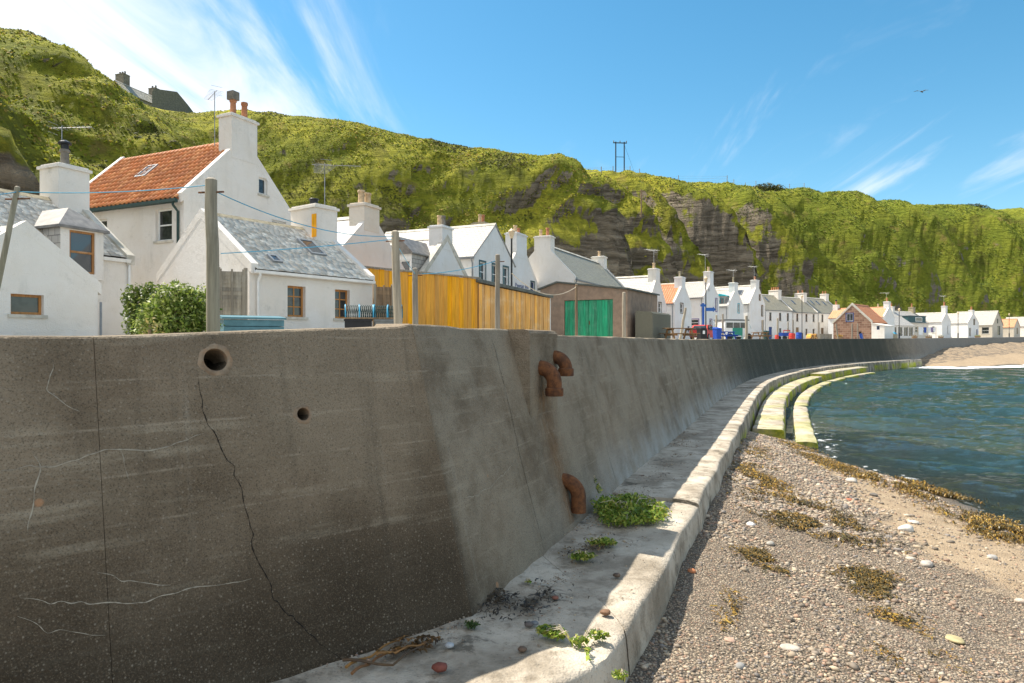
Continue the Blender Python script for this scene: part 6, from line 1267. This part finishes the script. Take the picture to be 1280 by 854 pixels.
ribbons('seaweed_patch', [W2(*p) for p in ((918, 740), (915, 760), (905, 790))], 130, .10, .012, WK, 69, (.05, .05), 'few orange seaweed stalks left of centre on the shingle', bz, .03)
# plants and litter on the ledge
lz = lambda x, y: 0*x+.012
def weed(label, px, py, blobs, n, size, seed, cols, stems=8):
    q = onz(px, py, .0); t = thing('weed_plant', label, 'plant', (q.x, q.y, .005)); leaf_cloud('foliage', blobs, n, size, cols, 'weed_leaves', t, seed); m = MB(); rr_ = random.Random(seed)
    for k in range(stems):
        b = blobs[k % len(blobs)]; a = rr_.uniform(0, 6.28); e = (b[0]+b[3]*.7*math.cos(a), b[1]+b[4]*.7*math.sin(a), b[2]+b[5]*.5); m.tube([(b[0]*.2, b[1]*.2, 0), ((b[0]*.2+e[0])/2, (b[1]*.2+e[1])/2, e[2]*1.1+.02), e], 0, 5, rs=[.006, .005, .003])
    m.build('stems', 'rope_buff', t, True)
WG = [(.18,.28,.035), (.26,.36,.05), (.36,.43,.07), (.11,.18,.03), (.46,.44,.09)]
weed('big leafy green weed growing on the ledge under the rusty drain pipes', 787, 648, [(0,0,.08,.46,.50,.12), (-.26,.2,.12,.26,.3,.15), (.28,-.05,.09,.26,.36,.11), (.1,.42,.10,.32,.3,.14), (-.2,-.3,.06,.28,.26,.08), (.38,.3,.08,.2,.25,.1)], 3600, .068, 71, WG, 14)
weed('single green weed sprig standing at the wall foot beside the big weed', 747, 628, [(0,0,.20,.07,.07,.08), (-.05,0,.32,.055,.05,.05)], 90, .06, 72, WG, 3)
weed('small weed trailing from the ledge joint near the wall', 752, 682, [(0,0,.04,.19,.12,.045)], 330, .055, 73, WG, 5)
weed('small weed on the ledge left of the trailing one', 728, 700, [(0,0,.04,.15,.10,.04)], 260, .055, 74, WG, 5)
weed('dark weed tuft at the wall foot on the left of the ledge', 590, 785, [(0,0,.025,.07,.05,.025)], 110, .04, 75, [(.05,.09,.02), (.08,.13,.03)], 3)
weed('tiny weed between the ledge slabs near the wall', 660, 730, [(0,0,.02,.035,.03,.02)], 45, .03, 76, WG, 2)
weed('straggly leafy sprig lying on the sunlit end of the ledge', 722, 806, [(-.17,.08,.05,.11,.09,.04), (.02,-.02,.03,.09,.06,.035), (.17,.05,.05,.10,.06,.04), (-.25,.14,.06,.08,.06,.04), (.06,-.2,.02,.02,.12,.02)], 480, .055, 77, WG, 9)
q = W2(768, 846); weed('little weed at the foot of the ledge in the bottom middle', 775, 850, [(0,0,.03,.06,.05,.03)], 110, .04, 78, WG, 3)
ribbons('debris', [(onz(px, py, 0).x, onz(px, py, 0).y) for px, py in ((640, 735), (655, 745), (628, 770))], 800, .08, .012, [(.05,.035,.02), (.10,.07,.04), (.03,.025,.02)], 81, (.14, .09), 'dark dried weed litter in the corner of the ledge', lz, .02)
ribbons('debris', [(onz(px, py, 0).x, onz(px, py, 0).y) for px, py in ((720, 700), (745, 690), (760, 683), (800, 628))], 600, .07, .012, [(.06,.04,.02), (.12,.08,.04), (.30,.19,.07)], 82, (.10, .10), 'dried weed litter around the small weeds on the ledge', lz, .02)
ribbons('debris', [(onz(px, py, 0).x, onz(px, py, 0).y) for px, py in ((440, 842), (480, 828), (540, 803))], 300, .10, .016, [(.06,.035,.015), (.12,.065,.02), (.20,.10,.03)], 83, (.05, .03), 'dark kelp fronds tangled round the stalks on the ledge', lz, .03)
for k, pts in enumerate((((432, 838), (470, 818), (505, 797)), ((440, 848), (470, 828), (548, 800)), ((430, 832), (490, 838), (540, 805)), ((470, 828), (500, 822), (530, 812)))):
    P = [onz(*q_, 0.0)+Vector((0, 0, .018+.012*k)) for q_ in pts]; C = []
    for i in range(13):
        t_ = i/12*(len(P)-1); j = min(int(t_), len(P)-2); C.append(P[j].lerp(P[j+1], t_-j)+Vector((random.uniform(-.008, .008), random.uniform(-.008, .008), .012*math.sin(i))))
    mn = 'kelp_stalk_%d' % k; simple(mn, ((.30,.15,.04), (.22,.10,.035), (.10,.06,.03), (.26,.13,.04))[k], .5, .3, 8, .2)
    o = MB().tube(C, 0, 8, rs=[.012-.006*i/12 for i in range(13)]).build('kelp_stalk', mn, None, True); tag(o, ('longest orange kelp stalk on the ledge at the wall foot', 'brown kelp stalk lying across the others', 'dark kelp stalk nearest the bottom edge', 'short orange kelp stalk in the tangle')[k], 'kelp stalk', 'kelp stalks on the ledge')
r = np.random.default_rng(9); m_ = 6000; ww = r.uniform(-5, 14, m_); oo = np.clip(np.abs(r.normal(.05, .42, m_)), .02, 1.2); kp = fbm(ww*1.1, oo*1.8, 33, 3) > -.05; ww, oo = ww[kp], oo[kp]; m_ = len(ww); PP = np.array([(*ledge_pt(w, o), .006) for w, o in zip(ww, oo)]); tag(pebbles('ledge_grit', PP, np.exp(r.normal(math.log(.007), .5, m_)), 10), 'scattered grit and small pebbles on the ledge', 'grit', kind='stuff')
def lstone(label, px, py, wpx, col, seed):
    q = onz(px, py, 0); rad = wpx/2*q.y/F; bm = bmesh.new(); bmesh.ops.create_icosphere(bm, subdivisions=2, radius=rad)
    for v in bm.verts: v.co.z *= .6; v.co.x *= 1.15; v.co *= 1+.08*math.sin(7*v.co.x/rad+seed)
    me = bpy.data.meshes.new('pebble'); bm.to_mesh(me); bm.free(); me.polygons.foreach_set('use_smooth', [True]*len(me.polygons)); mn = 'lp_%d' % seed; simple(mn, col, .7, .2, 20, .2); me.materials.append(MT[mn]); o = bpy.data.objects.new('pebble', me); COL.objects.link(o); o.location = (q.x, q.y, rad*.45); tag(o, label, 'pebble')
for a in (('dark red pebble on the ledge near the bottom', 550, 838, 18, (.20,.06,.04), 91), ('pale grey pebble on the ledge near the kelp', 562, 809, 11, (.40,.42,.43), 92), ('brown pebble on the shaded ledge', 653, 814, 11, (.14,.09,.06), 93), ('dark pebble pair side stone on the ledge', 661, 783, 11, (.12,.10,.09), 94), ('grey blue pebble on the ledge', 668, 781, 9, (.16,.17,.18), 95), ('small red pebble near the ledge joint', 694, 749, 8, (.22,.09,.06), 96), ('brown stone on the sunlit ledge by the joint', 757, 768, 12, (.20,.11,.06), 97), ('dark pebble on the ledge slab', 771, 721, 9, (.10,.07,.05), 98)): lstone(*a)
